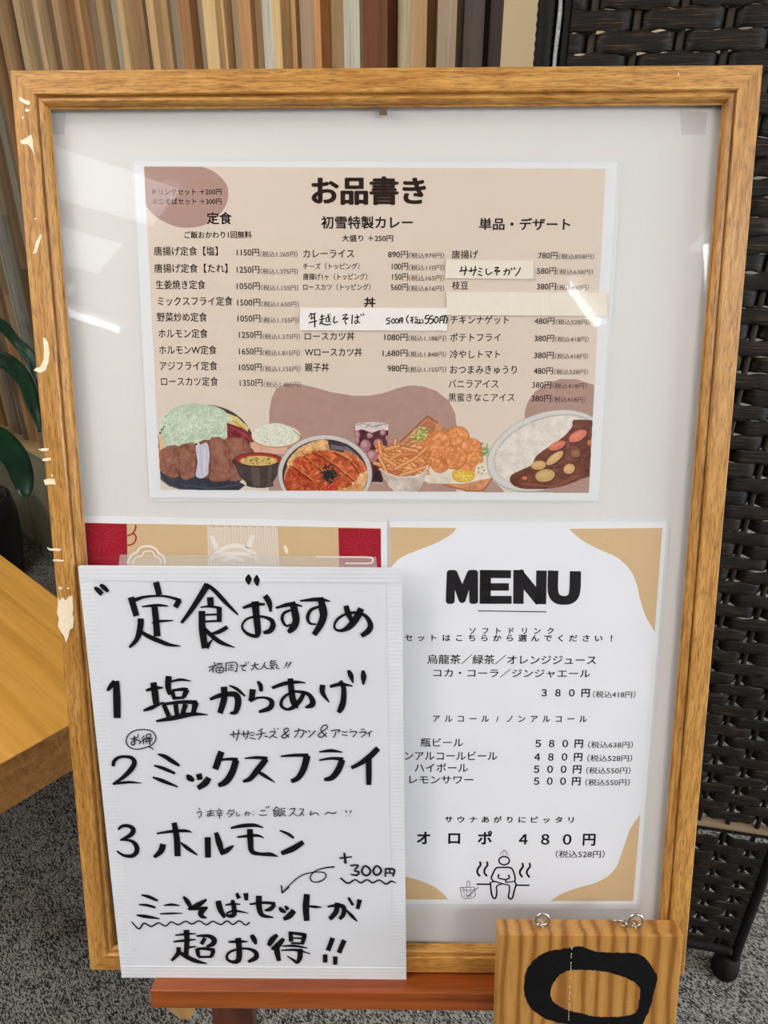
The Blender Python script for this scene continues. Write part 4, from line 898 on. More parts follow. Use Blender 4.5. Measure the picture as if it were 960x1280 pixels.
# ---- crimson and tan sheet, mostly covered
def build_red_sheet():
    ppr = [(103, 645), (484, 653), (485.5, 1180), (142, 1182)]
    r = board_thing('patterned_poster', base_of(ppr, -.0154), 'crimson and tan poster showing above the handwritten board', 'poster')
    pp = bpart('paper', MB().prism(quad(ppr, ZP), -.0152, ZP), M['paper'], r); z1, z2, z3 = ZP + .0001, ZP + .0002, ZP + .0003
    O8, S8 = (90, 640), 2.3415
    bpart('tan_ground', MB().flat([loc(x, y, z1) for x, y in [(106, 653.5), (476, 660), (478.5, 990), (132, 990)]], z1), M['print_tan'], r, pp)
    bpart('crimson_band', MB().flat([loc(x, y, z2) for x, y in [(106, 653.5), (158.5, 655), (164, 990), (132, 990)]], z2), M['print_red'], r, pp)
    bpart('crimson_band', MB().flat([loc(x, y, z2) for x, y in [(423, 660), (476, 661), (478.5, 990), (431, 990)]], z2), M['print_red'], r, pp)
    mb = MB()                                        # fine chrysanthemum lines on the crimson
    for cx, cy, rr in ((127, 672, 22), (452, 684, 24), (150, 700, 16)):
        for k_ in range(18):
            a_ = k_ * math.pi / 9; x1, y1 = cx + rr * .25 * math.cos(a_), cy + rr * .25 * math.sin(a_); x2, y2 = cx + rr * math.cos(a_), cy + rr * .9 * math.sin(a_)
            if all(107 < x < 158 or 424 < x < 475 for x in (x1, x2)) and min(y1, y2) > 656: stroke(mb, [(x1, y1, .5), (x2, y2, .5)], z3)
    bpart('flower_lines', mb, M['print_red_line'], r, pp)
    strokes(r, pp, 'cloud_outline', '162,150,6 175,125,6 190,118,6 200,104,6 225,100,6 245,108,6 255,122,6 268,130,6 272,152,6; 178,150,5 188,132,5 205,128,5 212,116,5 235,116,5 244,130,5 258,138,5 260,152,5', O8, S8, z3, M['print_white'])
    strokes(r, pp, 'crimson_arc', '162,70,4 178,62,4 187,45,4 184,38,4; 162,98,4 180,92,4 188,75,4 180,62,4', O8, S8, z3, M['print_red'])
    mb = MB()
    for i in range(44):
        x = 260 + i * 2.0; stroke(mb, [(x, 657.5 + (i % 5) * .5, 1.15), (x + .6 + .05 * i, 709, 1.15)], z2)
    bpart('woven_patch', mb, M['print_white'], r, pp)
    strokes(r, pp, 'knot_strokes', '408,70,14 424,108,15; 530,68,14 514,108,15; 404,142,11 425,120,12 450,104,12 478,98,12 506,104,12 528,120,12 544,142,11; 412,132,10 440,124,11 478,122,11 515,124,11 538,132,10; 440,142,10 470,134,11 505,142,10; 622,98,8 627,112,11 630,122,6', O8, S8, z3, M['print_white'])
    strokes(r, pp, 'white_outline', '715,131,5 790,132,5 870,133,5 880,142,5 870,150,5 800,150,5', O8, S8, z3, M['print_white'])
build_red_sheet()

# ---- drink menu
def build_drink_sheet():
    film = [(486.5, 646), (838, 648), (800, 1137), (486.5, 1137)]; ppr = [(487, 652), (834, 653), (797, 1130), (487, 1130)]
    r = board_thing('drink_menu', base_of(film, -.0154), 'white portrait drink menu with tan corner waves, lower right in the framed board', 'menu')
    bpart('film_border', MB().prism(quad(film, ZP), -.0153, -.0150), plain('film_edge_cool', (222, 222, 226), .25, .5), r)
    pp = bpart('paper', MB().prism(quad(ppr, ZP), -.0150, ZP), M['paper'], r); z1, z2, z3 = ZP + .0001, ZP + .0002, ZP + .0003
    bpart('printed_ground', MB().flat(quad([(487.5, 659), (828, 660), (791, 1126), (487.5, 1124)], z1), z1), M['sheet_cool'], r, pp)
    S = 2.595
    def wave(first, curve, off): 
        c_ = smooth_path([(off[0] + x / S, off[1] + y / S) for x, y in curve], False, 5); bpart('tan_wave', MB().flat([loc(x, y, z2) for x, y in [(off[0] + a_ / S, off[1] + b_ / S) for a_, b_ in first] + c_], z2), M['print_tan'], r, pp)
    wave([(20, 50)], [(235, 52), (218, 72), (175, 98), (120, 120), (70, 140), (42, 158), (25, 178), (20, 190)], (480, 640))
    wave([(903, 52)], [(600, 54), (640, 90), (700, 122), (760, 150), (800, 190), (820, 235), (833, 290), (850, 340), (878, 388)], (480, 640))
    wave([(808, 665)], [(831, 385), (800, 430), (778, 490), (750, 560), (700, 600), (620, 625), (570, 645), (540, 665)], (480, 870))
    wave([(20, 660)], [(20, 575), (68, 585), (120, 600), (165, 620), (195, 645), (208, 660)], (480, 870))
    K = M['print_black']
    bpart('title', MB().flat(pxpoly([(200, 290), (204, 194), (211, 188), (230, 188), (237, 193), (254, 234), (271, 193), (278, 188), (298, 188), (305, 194), (305, 292), (299, 298), (283, 298), (277, 292), (276, 252), (264, 289), (258, 295), (249, 295), (243, 289), (230, 252), (229, 292), (222, 298), (206, 298)], (480, 640), S, z3), z3), K, r, pp)
    strokes(r, pp, 'title', '329,188,36 328,298,36; 315,201,26 412,202,26; 315,243,24 405,243,24; 315,285,26 414,285,26', (480, 640), S, z3, K, smooth=False)
    strokes(r, pp, 'title', '437,188,34 436,298,34; 432,196,36 508,290,36; 511,190,34 509,299,34', (480, 640), S, z3, K, smooth=False)
    strokes(r, pp, 'title', '549,190,34 548,255,34 560,280,32 585,287,28 608,280,32 619,255,36 621,192,36', (480, 640), S, z3, K)
    bpart('rule_line', MB().flat(quad([(597.5, 763), (683, 764.2), (683, 765.4), (597.5, 764.2)], z3), z3), K, r, pp)
    def w_(s_, x0, y0, x1, y1, h, b_=.006, sp=False, nm='menu_line', m=K): write(r, pp, s_, x0, y0, x1, y1, h, z3, m, b_ + .009 if sp else b_ + .004, sp, nm)
    w_('ソフトドリンク', 586.7, 792.4, 692, 792.4, 8, .012, True); w_('セットはこちらから選んでください！', 506, 801.5, 765, 802.3, 8.6, .012, True)
    w_('烏龍茶／緑茶／オレンジジュース', 534, 830, 745, 831.2, 12); w_('コカ・コーラ／ジンジャエール', 541.7, 846.5, 737.4, 847.5, 11)
    w_('３８０円', 676.5, 871.4, 737, 871.6, 10.4, .018, True, 'price'); w_('（税込418円）', 741, 872.3, 794, 872.5, 8.6, 0, nm='tax_price')
    w_('アルコール/ノンアルコール', 541, 902.5, 733.6, 903, 8.2, .008, True)
    for i, (nm, x0, y, x1, p, a_, b_, tx, c_, d_) in enumerate([('瓶ビール', 525.5, 933.5, 579, '５８０円', 669, 728.6, '638', 735, 791), ('ノンアルコールビール', 493, 950, 621.4, '４８０円', 667.7, 727.8, '528', 734, 790),
            ('ハイボール', 518.5, 965, 585, '５００円', 667, 726.6, '550', 732.5, 788), ('レモンサワー', 511.6, 979.6, 591.8, '５００円', 667, 725.5, '550', 731.5, 787)]):
        w_(nm, x0, y, x1, y + .3, 11 if i != 3 else 10); w_(p, a_, y + 1.4 + .3 * i, b_, y + 1.4 + .3 * i, 10.4, .016, True, 'price'); w_('（税込%s円）' % tx, c_, y + 1.8 + .3 * i, d_, y + 1.8 + .3 * i, 8.6, 0, nm='tax_price')
    w_('サウナあがりにピッタリ', 556, 1028.4, 717, 1029, 8.4, .014, True); w_('オロポ', 521, 1055.6, 615, 1055.6, 17, .022, True, 'price'); w_('４８０円', 648.4, 1057, 744, 1057.3, 15, .02, True, 'price')
    w_('（税込528円）', 694.5, 1072.4, 755.6, 1072.4, 9.4, 0, nm='tax_price')
    strokes(r, pp, 'sauna_symbol', '''534,167,15 520,195,15 482,208,15 444,195,15 430,167,15 444,138,15 482,126,15 520,138,15 534,167,15
238,175,20 245,210,20 218,250,20 215,290,20 240,322,20; 308,175,20 315,210,20 288,250,20 285,290,20 312,322,20
664,190,20 670,225,20 645,262,20 640,295,20 664,332,20; 734,190,20 740,225,20 714,262,20 710,295,20 736,334,20
370,362,14 352,345,16 368,300,16 390,255,16 415,236,16 480,234,16 540,236,16 568,260,16 585,310,16 592,350,16 585,385,14
430,302,18 422,335,15 450,348,14 500,356,14; 525,308,18 533,340,15 500,360,14 498,385,14; 362,366,13 420,384,13 500,405,10; 500,382,13 540,380,12 585,372,12
345,380,16 350,460,17 362,520,17 385,545,17 402,525,17 408,470,15 406,425,14 440,405,13 470,400,13 515,408,13 535,425,14 532,480,15 525,530,17 548,550,17 568,530,17 582,470,16 600,410,16 590,378,14
350,380,13 400,374,13; 205,402,16 340,403,16; 600,412,16 735,413,16''', (570, 1055), 8, z3, K)
    strokes(r, pp, 'bucket_drawing', '42,436,6 185,432,6; 42,436,5 62,530,5 125,545,5 190,522,5 185,432,5; 45,465,4 185,460,4; 75,440,3 85,530,3; 105,438,3 110,538,3; 150,438,3 148,535,3; 112,430,5 106,385,5 125,372,5 140,388,5 134,430,5; 125,378,3 125,392,3; 112,530,7 145,500,6 190,455,7 228,435,6; 100,505,5 130,520,5 150,510,5; 60,445,3 178,500,3', (570, 1055), 8, z3, M['print_grey'])
    strokes(r, pp, 'towel_lines', '440,114,4 452,85,4 485,60,4 512,85,4 525,118,4; 468,118,3 474,85,3 485,60,3 498,85,3 502,118,3', (570, 1055), 8, z3, M['print_grey'])
build_drink_sheet()

# ================================================================== HANDWRITTEN BOARD
def build_hand():
    zb, zf = .0012, .0068
    q = [(97.5, 708), (502, 711), (508, 1225), (152, 1222)]
    Q = [loc(x, y, zf) for x, y in q]; r = board_thing('handwritten_menu_board', ((Q[2][0] + Q[3][0]) / 2, Q[3][1], zb), 'white handwritten board with black brush lettering leaning on the frame', 'sign')
    pn = bpart('panel', MB().prism(Q, zb, zf), M['hand_panel'], r, bevel=.0008)
    zt = zf + .0003
    def lerp(a_, b_, t): return (a_[0] + (b_[0] - a_[0]) * t, a_[1] + (b_[1] - a_[1]) * t)
    TL, TR, BR, BLq = q
    def tape(pts, nm='edge_tape'): return bpart(nm, MB().prism([loc(x, y, zt) for x, y in pts], zf, zt), M['flute_tape'], r)
    tape([TL, (TL[0] + 17, TL[1] + .2), (BLq[0] + 15, BLq[1]), BLq]); tape([(TR[0] - 19, TR[1]), TR, BR, (BR[0] - 16, BR[1])])
    zt += .0003; tape([TL, TR, (TR[0] + .2, TR[1] + 18), (TL[0] + 2, TL[1] + 17)]); tape([(BLq[0] - 1.2, BLq[1] - 14), (BR[0] - .2, BR[1] - 15), BR, BLq]); zt = zf + .0003
    z = zf + .0008
    H = [
     ((110, 720), 'ink', "42,70,14 62,88,30 88,114,30; 76,54,18 100,72,30 126,98,18"),
     ((110, 720), 'ink', """425,38,38 445,118,36; 268,132,40 302,250,36; 290,152,26 340,134,18 410,125,14 480,126,14 540,140,18 578,156,26; 572,148,34 545,196,32; 336,192,8 400,185,17 450,183,17 500,188,8
415,190,38 425,280,40 432,378,42; 398,293,8 450,283,17 532,278,7; 330,265,38 325,330,38 305,395,30 258,447,14; 325,345,20 380,378,28 450,408,28 510,430,22 578,437,5"""),
     ((110, 720), 'ink', """748,52,42 700,130,36 640,220,28 583,294,18; 738,52,20 790,90,26 860,165,25 938,242,10; 763,132,40 768,192,38; 702,196,8 760,190,15 828,200,16; 820,195,32 820,288,28; 728,243,12 805,240,13; 720,285,13 830,280,14
712,218,40 714,330,42 732,452,42; 740,450,28 760,420,18 778,396,6; 872,318,24 820,348,26 765,364,12; 722,325,24 770,370,28 830,415,26 918,447,5"""),
     ((290, 710), 'ink', "104,40,8 103,70,42 104,104,8; 155,44,8 154,76,38 158,112,8"),
     ((290, 710), 'ink', "68,250,14 130,230,26 205,226,14; 145,208,46 152,300,42 162,395,38 150,425,26 100,412,20 68,382,15 66,350,13 95,318,14 150,303,15 200,306,17 245,325,26 256,358,34 238,392,32 196,405,18; 206,172,34 232,215,34 242,274,12"),
     ((290, 710), 'ink', "275,250,12 360,228,26 440,238,8; 376,212,36 392,270,44 400,330,44 380,375,42 350,402,22; 372,262,14 325,282,18 314,322,20 338,362,14 368,352,12"),
     ((290, 710), 'ink', "425,206,10 540,196,26 614,208,6; 554,183,32 566,250,48 572,300,46 550,360,40 512,418,32; 548,240,14 495,262,20 473,305,22 485,345,16 528,352,10"),
     ((290, 710), 'ink', "712,235,30 725,280,36 752,340,22; 808,252,38 780,310,44 735,365,38 690,390,22 650,385,15 640,355,14 665,315,17 720,285,15 780,280,19 835,300,23 865,350,32 855,390,36 808,425,26"),
     ((120, 820), 'ink', "70,218,14 92,190,30 118,158,30; 126,155,38 130,270,46 132,388,42"),
     ((120, 820), 'ink', """312,216,14 370,200,24 420,198,8; 358,165,38 368,230,42 376,300,38; 296,342,12 350,322,26 424,288,8; 455,125,38 450,190,36 462,242,22; 470,160,12 530,148,17 594,157,6; 475,222,28 492,272,22; 472,216,13 540,208,22 574,212,24; 568,210,34 548,258,26; 480,264,20 552,260,16
422,300,26 455,378,30; 418,302,16 530,288,22 632,290,26; 624,290,38 606,362,28; 498,302,30 506,372,28; 560,300,32 540,366,28; 376,408,12 480,388,30 600,364,26 700,367,5"""),
     ((120, 820), 'ink', "712,272,18 780,245,28 860,238,34 886,262,40 886,310,38 870,352,28 838,356,14; 800,192,40 800,270,40 774,358,34; 830,183,6 880,206,20 932,252,10"),
     ((290, 820), 'ink', "160,158,14 178,185,28 182,222,20; 130,207,38 125,250,36 113,284,24; 113,282,20 160,262,13 215,262,17 248,285,30 236,325,32 168,350,16"),
     ((290, 820), 'ink', "250,200,18 330,172,25 400,163,20 460,168,6; 365,140,34 372,220,38 385,290,38 412,326,8; 452,222,20 430,270,28 390,315,28 345,334,17 308,310,20 315,270,19 350,238,15 400,222,17 470,235,23 500,270,32 500,305,36 458,322,12"),
     ((290, 820), 'ink', "568,180,34 566,230,30 608,290,6; 612,192,18 680,176,23 754,188,8; 676,155,22 698,200,30 696,280,36 682,325,38 664,354,20; 726,88,14 742,120,32 757,170,6"),
     ((290, 820), 'ink', "818,90,16 823,130,34 820,180,10"),
     ((120, 900), 'ink', "108,290,20 112,260,22 140,235,19 185,229,18 225,238,24 240,268,30 218,310,32 170,358,24 105,402,12; 104,401,10 200,389,17 286,395,4"),
     ((120, 900), 'ink', "386,213,10 430,228,25 480,260,27 522,286,14; 362,284,10 420,302,22 494,334,16; 354,357,10 420,382,24 512,418,8"),
     ((120, 900), 'ink', "568,343,14 585,362,38 612,380,18; 642,336,36 650,374,34; 706,360,36 682,395,40 636,426,28"),
     ((120, 900), 'ink', "785,197,40 765,250,40 745,308,38; 772,250,12 840,244,19 886,250,26; 876,250,40 850,330,42 812,385,40 764,410,24"),
     ((290, 900), 'ink', "80,240,8 150,235,19 222,240,22; 214,243,36 160,312,38 112,368,30 68,384,16; 165,325,18 210,352,22 270,391,4"),
     ((290, 900), 'ink', "305,228,10 380,221,19 478,220,22; 470,222,42 450,300,40 415,360,34 370,384,24"),
     ((290, 900), 'ink', "545,200,8 620,192,21 690,202,6; 545,252,10 620,240,17 695,245,24; 690,248,38 665,310,40 625,360,34 576,373,20"),
     ((290, 900), 'ink', "914,176,34 860,230,36 800,272,28 746,300,20; 855,240,34 855,320,36 855,406,30"),
     ((130, 1000), 'ink', "88,185,12 115,163,19 155,163,22 183,185,30 165,220,28 102,252,12; 105,250,8 165,254,17 198,280,28 205,320,30 175,350,24 120,345,17 80,318,10"),
     ((130, 1000), 'ink', "330,210,10 430,195,19 510,193,19 550,202,4; 438,142,32 455,240,38 460,352,38; 370,275,38 355,320,36 312,358,18; 478,265,8 520,300,24 584,344,8"),
     ((130, 1000), 'ink', "648,232,38 650,360,36; 700,203,24 720,270,38 742,342,22; 728,338,18 768,315,32 810,285,10"),
     ((130, 1000), 'ink', "792,176,12 860,162,23 940,158,22 996,173,6; 832,232,10 900,225,18 960,222,17 1000,238,5; 912,182,36 915,260,36 925,322,30 980,338,21 1040,340,25 1086,353,5"),
     ((310, 1000), 'ink', "198,190,8 250,212,19 286,238,14; 346,262,28 280,305,36 208,334,26"),
     ((310, 1000), 'pen', """572,364,11 650,355,9; 602,330,14 610,398,16
640,410,11 690,409,11 666,440,11 692,450,13 680,470,13 643,465,9; 735,412,12 712,438,13 722,466,13 750,470,13 766,440,13 735,412,12; 805,412,12 783,440,13 796,468,13 822,462,13 832,435,13 805,412,12; 860,428,11 858,480,11; 860,430,11 914,435,13 905,478,12; 886,430,9 886,455,9; 860,456,9 905,458,9
578,487,12 625,521,11 670,498,9 705,518,11 745,498,9 780,518,11 820,500,9 862,525,11 895,508,11 927,520,5
542,418,11 480,425,8 420,445,7 390,478,8 400,508,8 440,513,8 478,492,8 486,462,8 450,450,7 380,457,7 320,480,7 260,532,7 215,580,7; 208,533,9 214,583,9; 213,582,8 258,544,6"""),
     ((150, 1100), 'ink', "134,94,8 180,105,20 235,130,14; 118,154,8 170,158,17 222,173,12; 104,220,9 160,228,21 248,242,7"),
     ((150, 1100), 'ink', "273,160,6 320,154,16 372,160,7; 250,212,8 320,209,12 392,208,5"),
     ((150, 1100), 'ink', "396,104,14 425,140,30 445,182,12; 541,122,12 490,155,32 425,184,14; 430,183,14 500,178,20 550,172,12; 540,174,20 508,200,36 510,225,28 542,238,8"),
     ((150, 1100), 'ink', "614,130,34 625,180,36 655,236,20; 658,158,8 700,150,14 752,152,8; 702,125,22 712,170,30 712,215,30 680,226,20 668,210,12 700,195,12 745,196,13 800,208,5; 728,82,18 744,116,26; 786,82,32 790,128,22"),
     ((150, 1100), 'ink', "810,152,10 900,142,17 970,148,20; 968,152,22 940,182,26 905,190,12; 868,98,36 870,170,36 890,220,26 960,234,8"),
     ((150, 1100), 'pen', "72,260,7 118,306,10 150,270,10 195,291,10 240,268,9 285,288,9 320,262,9 365,280,9 410,258,9 450,276,9 495,255,9 540,281,9 580,258,9 630,279,9 670,255,9 705,279,9 745,255,9 785,281,9 812,264,9"),
     ((150, 1100), 'ink', "345,346,8 400,340,14 474,335,7; 333,386,9 400,379,16 474,372,7; 415,312,36 418,380,32 412,470,30; 430,422,14 474,415,8; 366,420,26 362,460,28 322,505,14; 368,450,20 420,482,28 480,508,24 544,523,5; 478,350,10 550,350,22 588,372,32 580,400,30 540,416,12; 532,362,24 508,402,24; 482,428,28 490,478,22; 480,430,14 540,430,20 592,440,24; 585,440,26 572,478,22; 488,482,14 576,480,15"),
     ((150, 1100), 'ink', "678,388,10 740,385,20 798,385,7; 737,362,36 745,430,36 740,500,34 700,512,19 668,490,17 680,455,15 740,432,13 800,430,15 845,450,26 850,485,30 800,512,16; 822,343,24 840,375,32 850,403,12"),
     ((310, 1100), 'ink', """184,342,20 150,375,36 128,412,22; 224,366,22 185,410,36 146,432,14; 180,410,32 182,450,36 194,506,24; 265,322,24 270,385,28; 262,330,16 340,340,22 362,350,26; 354,345,30 340,398,22; 275,362,10 345,365,11; 270,394,13 348,398,13
213,414,8 290,412,16 372,426,6; 208,440,8 300,438,15 390,461,5; 325,430,32 325,480,32 308,515,20 280,498,14 243,474,5"""),
     ((310, 1100), 'ink', "530,362,30 500,442,28; 483,465,28 482,516,26; 602,376,30 568,456,28; 546,478,28 545,530,24"),
     ((310, 1100), 'ink', "196,170,14 212,190,28 236,202,12; 232,162,14 250,186,28; 288,190,34 258,225,36 222,246,20; 369,88,36 362,170,40 368,256,34; 380,165,12 420,168,17 460,171,5"),
     ((310, 1100), 'ink', "496,168,10 560,158,22 598,172,30 596,215,28 572,245,20; 560,142,30 550,200,32 510,245,26; 610,183,8 650,226,21 684,260,5; 628,110,16 656,158,18; 698,122,30 685,182,22"),
     ((120, 820), 'pen', "735,38,6 745,50,7; 703,72,6 752,55,6 705,97,6; 730,68,7 732,103,7; 755,48,6 792,45,6; 760,55,5 786,55,5 783,69,5 762,70,5 760,55,5; 752,76,6 796,74,6 791,101,6 757,103,6 752,76,6; 773,76,5 773,101,5; 755,89,5 791,89,5; 812,44,7 812,99,7; 812,45,6 877,42,7 876,97,7 865,93,5; 825,60,5 864,58,5; 828,75,5 860,73,5; 844,48,5 844,75,5; 830,75,5 828,87,5 860,86,5"),
     ((290, 820), 'pen', "50,62,7 94,55,6; 88,57,6 65,72,6 66,88,7 86,90,6; 84,38,6 90,48,6; 99,36,6 104,45,6; 120,62,6 168,50,6; 143,40,7 140,65,6 118,90,6; 142,62,6 160,82,7 172,84,4; 206,38,7 195,65,6 176,84,5; 198,55,6 214,76,7 238,79,4; 246,26,7 238,46,6; 240,36,6 276,28,6; 240,48,6 275,42,6; 234,60,6 280,54,6 276,75,6 298,79,5; 240,64,6 262,82,6; 262,62,5 240,84,6; 346,38,8 332,66,7; 325,70,7 327,75,7; 370,36,8 352,66,7; 345,72,7 347,77,7"),
     ((120, 820), 'pen', "190,520,7 205,490,7 240,468,7 290,460,7 345,468,7 372,500,7 370,530,7 345,558,7 300,575,7 250,583,7 210,570,7 190,545,7 190,520,7; 328,563,7 359,583,6; 216,520,8 262,508,7; 238,498,8 242,548,8 225,556,7 222,540,7 250,523,7 277,535,8 268,552,6; 262,486,6 263,506,6; 302,496,6 285,520,7; 307,512,7 284,536,6; 297,525,6 297,552,7; 318,492,7 341,489,7 338,508,7 318,511,7 318,492,7; 306,520,8 356,515,7; 305,532,8 350,528,7; 335,510,8 335,554,8; 312,536,6 320,545,7"),
     ((290, 900), 'pen', "-12,92,7 50,84,7; 8,68,7 11,110,7; 40,58,7 38,95,7 26,130,6; 55,90,7 114,82,7; 72,68,7 75,107,7; 100,64,7 98,95,7 84,122,6; 118,76,6 142,83,6; 114,93,6 137,99,6; 110,110,6 146,119,7; 192,53,6 165,72,6; 148,93,6 212,81,6; 182,65,7 183,95,7 163,124,6; 204,102,7 223,102,7; 234,76,6 270,72,7 255,95,6 230,114,6; 252,97,6 284,113,6; 261,52,6 266,63,6; 284,49,6 288,60,6"),
     ((290, 900), 'pen', "357,108,7 332,85,7 326,62,7 345,50,7 352,65,7 332,85,7 310,102,7 330,113,7 358,88,6; 390,72,7 446,64,7 442,95,7 425,110,6; 418,50,7 412,80,6 390,110,6; 460,67,7 467,81,7; 480,64,7 485,77,7; 521,67,7 500,90,7 477,110,6; 592,106,7 556,65,7 570,36,7 593,33,7 593,52,7 560,75,7 538,96,7 560,109,7 592,80,6; 618,68,7 674,62,7 660,79,6; 648,74,7 645,95,6 630,110,6; 690,71,6 703,78,6; 686,92,6 723,98,6; 700,80,5 722,72,6; 739,57,6 744,66,6; 735,76,7 777,72,7 770,90,6 753,107,6; 804,60,6 830,57,6; 795,78,7 837,74,7 826,95,6 806,107,6; 877,67,6 845,86,6; 859,79,7 859,106,7"),
     ((130, 1000), 'pen', "592,50,6 600,62,6; 578,82,5 605,72,6 606,95,6 590,114,5; 640,73,5 692,68,5; 645,86,5 687,83,5; 665,58,5 665,96,5 645,101,5 650,92,5 692,99,5; 700,68,5 742,66,5; 718,50,5 720,65,5; 708,72,5 712,80,5; 732,70,5 728,80,5; 700,85,5 744,82,5; 705,97,5 740,95,5; 720,82,5 722,117,6; 786,60,5 768,92,5; 785,70,5 814,68,5 800,92,5 778,107,5; 782,85,5 800,90,5; 808,55,4 812,62,4; 830,74,5 830,101,5 852,90,5; 878,86,5 907,78,5 900,101,5; 890,71,5 884,102,5; 915,80,4 918,88,4; 932,69,4 936,76,4; 930,90,5 936,95,5"),
     ((310, 1000), 'pen', "78,68,6 110,65,6; 70,92,6 90,97,6 120,92,5; 112,41,6 117,53,6; 130,36,6 128,50,6; 180,41,6 153,70,6; 180,44,5 200,61,6; 165,68,6 191,66,6 191,85,6 165,86,6; 165,68,6 165,101,6 187,95,6; 167,76,4 190,76,4; 188,90,5 196,99,5; 205,55,5 234,52,6; 208,55,5 205,85,5 194,103,5; 210,70,5 230,68,5 215,90,5 199,103,5; 210,80,5 236,101,6; 260,58,5 293,54,7 278,82,6 257,103,6; 280,82,5 310,101,5; 319,58,5 347,57,6 335,82,6 317,101,6; 335,82,5 350,99,5; 396,67,6 388,93,7 410,84,6 426,80,6 443,96,6; 479,91,6 500,78,7 520,82,7 536,85,7 554,74,5; 612,64,6 615,81,6; 610,98,6 612,102,7; 646,64,6 638,83,6; 632,98,6 633,102,7"),
    ]
    for off, kind, spec in H:
        strokes(r, pn, 'brush_lettering' if kind == 'ink' else 'pen_lettering', spec, off, 5, z, M[kind], 1.02 if kind == 'ink' else 1.0)
    q4 = [loc(x, y, .0012) for x, y in ((150, 693), (470, 696), (472, 712), (148, 710))]; bpart('clear_tape', MB().prism(q4, .0014, .0016), M['tape'], r)
    # scuff specks near the lower left corner
    mb = MB(); rr = random.Random(9)
    for i in range(26):
        t_ = rr.random(); x = 150 + (20 + t_ * 120 + rr.uniform(-8, 8)) / 5; y = 1100 + (490 - t_ * 95 + rr.uniform(-14, 14)) / 5; s_ = rr.uniform(.25, .7)
        mb.flat([loc(x, y, z), loc(x + s_, y + .2, z), loc(x + s_ * .6, y + s_, z)], z)
    bpart('scuff_marks', mb, M['pen'], r, pn)
build_hand()

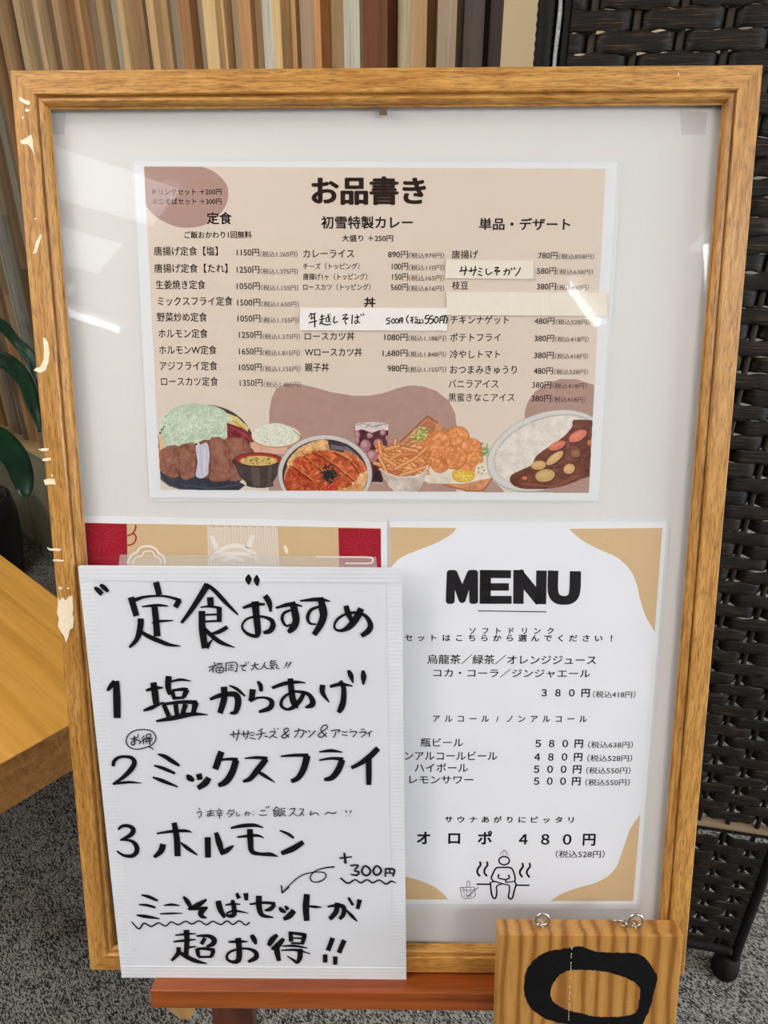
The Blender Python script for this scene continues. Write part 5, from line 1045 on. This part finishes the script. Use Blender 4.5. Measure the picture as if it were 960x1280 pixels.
# ================================================================== WOODEN SIGN BLOCK
def build_sign():
    zb, zf = .0255, .0475
    top = loc(619, 1147.5, zb)[1]; xl, xr = .4450, .6335
    # board-plane length down to the floor
    foot = -.662
    r = board_thing('wooden_sign_plank', ((xl + xr) / 2, foot, zb), 'thick pine plank painted with a black oval ring, leaning in front of the frame', 'sign')
    pl = bpart('plank', MB().prism([(xl, foot), (xr, foot), (xr - .0005, top), (xl + .001, top)], zb, zf), M['sign_pine'], r, bevel=.0016)
    O3, S3 = (600, 1120), 3.2; z = zf + .0004
    outer = [(365, 208), (405, 203), (460, 222), (540, 228), (620, 230), (655, 245), (690, 285), (708, 325), (700, 370), (690, 410), (680, 450), (660, 490), (640, 525), (580, 545), (500, 548), (400, 530), (340, 512), (270, 495), (222, 465), (190, 425), (178, 385), (180, 330), (195, 285), (225, 250), (280, 222)]
    inner = [(370, 296), (430, 296), (480, 300), (540, 312), (590, 330), (625, 350), (642, 380), (638, 420), (628, 462), (600, 478), (540, 485), (470, 484), (400, 470), (345, 455), (300, 430), (283, 400), (288, 360), (310, 325), (335, 305)]
    So = smooth_path(outer, True, 4); Si = smooth_path(inner, True, 4); rr = random.Random(4)
    cx, cy = 455, 388
    def polar(Pp, a_):
        best = None
        for i in range(len(Pp)):
            (x1, y1), (x2, y2) = Pp[i], Pp[(i + 1) % len(Pp)]; dx, dy = math.cos(a_), math.sin(a_); ex, ey = x2 - x1, y2 - y1; den = dx * ey - dy * ex
            if abs(den) < 1e-9: continue
            t_ = ((x1 - cx) * ey - (y1 - cy) * ex) / den; s_ = ((x1 - cx) * dy - (y1 - cy) * dx) / den
            if t_ > 0 and -1e-6 <= s_ <= 1 + 1e-6: best = t_ if best is None else max(best, t_)
        return best
    n = 150; vo = []; vi = []
    for k_ in range(n):
        a_ = 2 * math.pi * k_ / n; ro, ri = polar(So, a_) + rr.uniform(-2.2, 2.2), polar(Si, a_) + rr.uniform(-1.8, 1.8)
        vo.append(loc(*(O3[0] + (cx + ro * math.cos(a_)) / S3, O3[1] + (cy + ro * math.sin(a_)) / S3), z)); vi.append(loc(*(O3[0] + (cx + ri * math.cos(a_)) / S3, O3[1] + (cy + ri * math.sin(a_)) / S3), z))
    vs = [(x, y, z) for x, y in vo + vi] + [(x, y, zf) for x, y in vo + vi]; fs = []
    for k_ in range(n):
        j = (k_ + 1) % n; fs += [(k_, n + k_, n + j, j), (k_, j, 2 * n + j, 2 * n + k_), (n + k_, 3 * n + k_, 3 * n + j, n + j)]
    bpart('painted_ring', MB().add(vs, fs), M['black_paint'], r, pl)
    # fine crack with pale filler down the plank
    mb = MB()
    pts = [(366, 205), (364, 240), (360, 300), (357, 350), (354, 420), (352, 512)]
    for i in range(26):
        t_ = i / 26; y = 205 + t_ * 307; x = 366 - t_ * 14 + rr.uniform(-1, 1)
        if rr.random() < .75: q = [(x, y), (x + rr.uniform(1.2, 3), y), (x + rr.uniform(1, 2.4), y + 9), (x - .3, y + 9)]; mb.flat([loc(O3[0] + a_ / S3, O3[1] + b_ / S3, z + .0001) for a_, b_ in q], z + .0001)
    bpart('filled_crack', mb, M['chip'], r, pl)
    # screw eyes with a length of chain
    for px_, lean in ((677.5, 0), (794, 0)):
        X0 = loc(px_, 1158, (zb + zf) / 2)[0]; zc = (zb + zf) / 2 + .001; R_ = .0068
        eye = MB().tube([(X0 + R_ * math.cos(a_), top + .0085 + R_ * math.sin(a_), zc) for a_ in [k_ * math.pi / 10 for k_ in range(20)]], .0015, 8, True)
        eye.tube([(X0, top - .004, zc), (X0, top + .0025, zc)], .0015, 8); eo = bpart('screw_eye', eye, M['steel'], r, smooth=True)
        for k_ in range(2 if px_ < 700 else 4):
            if px_ < 700: c_ = (X0 - .0035 + .0005 * k_, top + .0035, zc - .002 + k_ * .004)
            else: c_ = (X0 - .0055 - .0042 * k_, top + .0045 + .0018 * (k_ == 1), zc - .003 * (k_ % 2))
            ln_ = MB().tube([(c_[0] + .0044 * math.cos(a_) * (1 if k_ % 2 else .8), c_[1] + .0026 * math.sin(a_) + .0005, c_[2] + (.002 * math.sin(a_) if k_ % 2 else .0018 * math.cos(a_))) for a_ in [q * math.pi / 6 for q in range(12)]], .0009, 6, True)
            bpart('chain_link', ln_, M['steel'], r, eo, smooth=True)
build_sign()
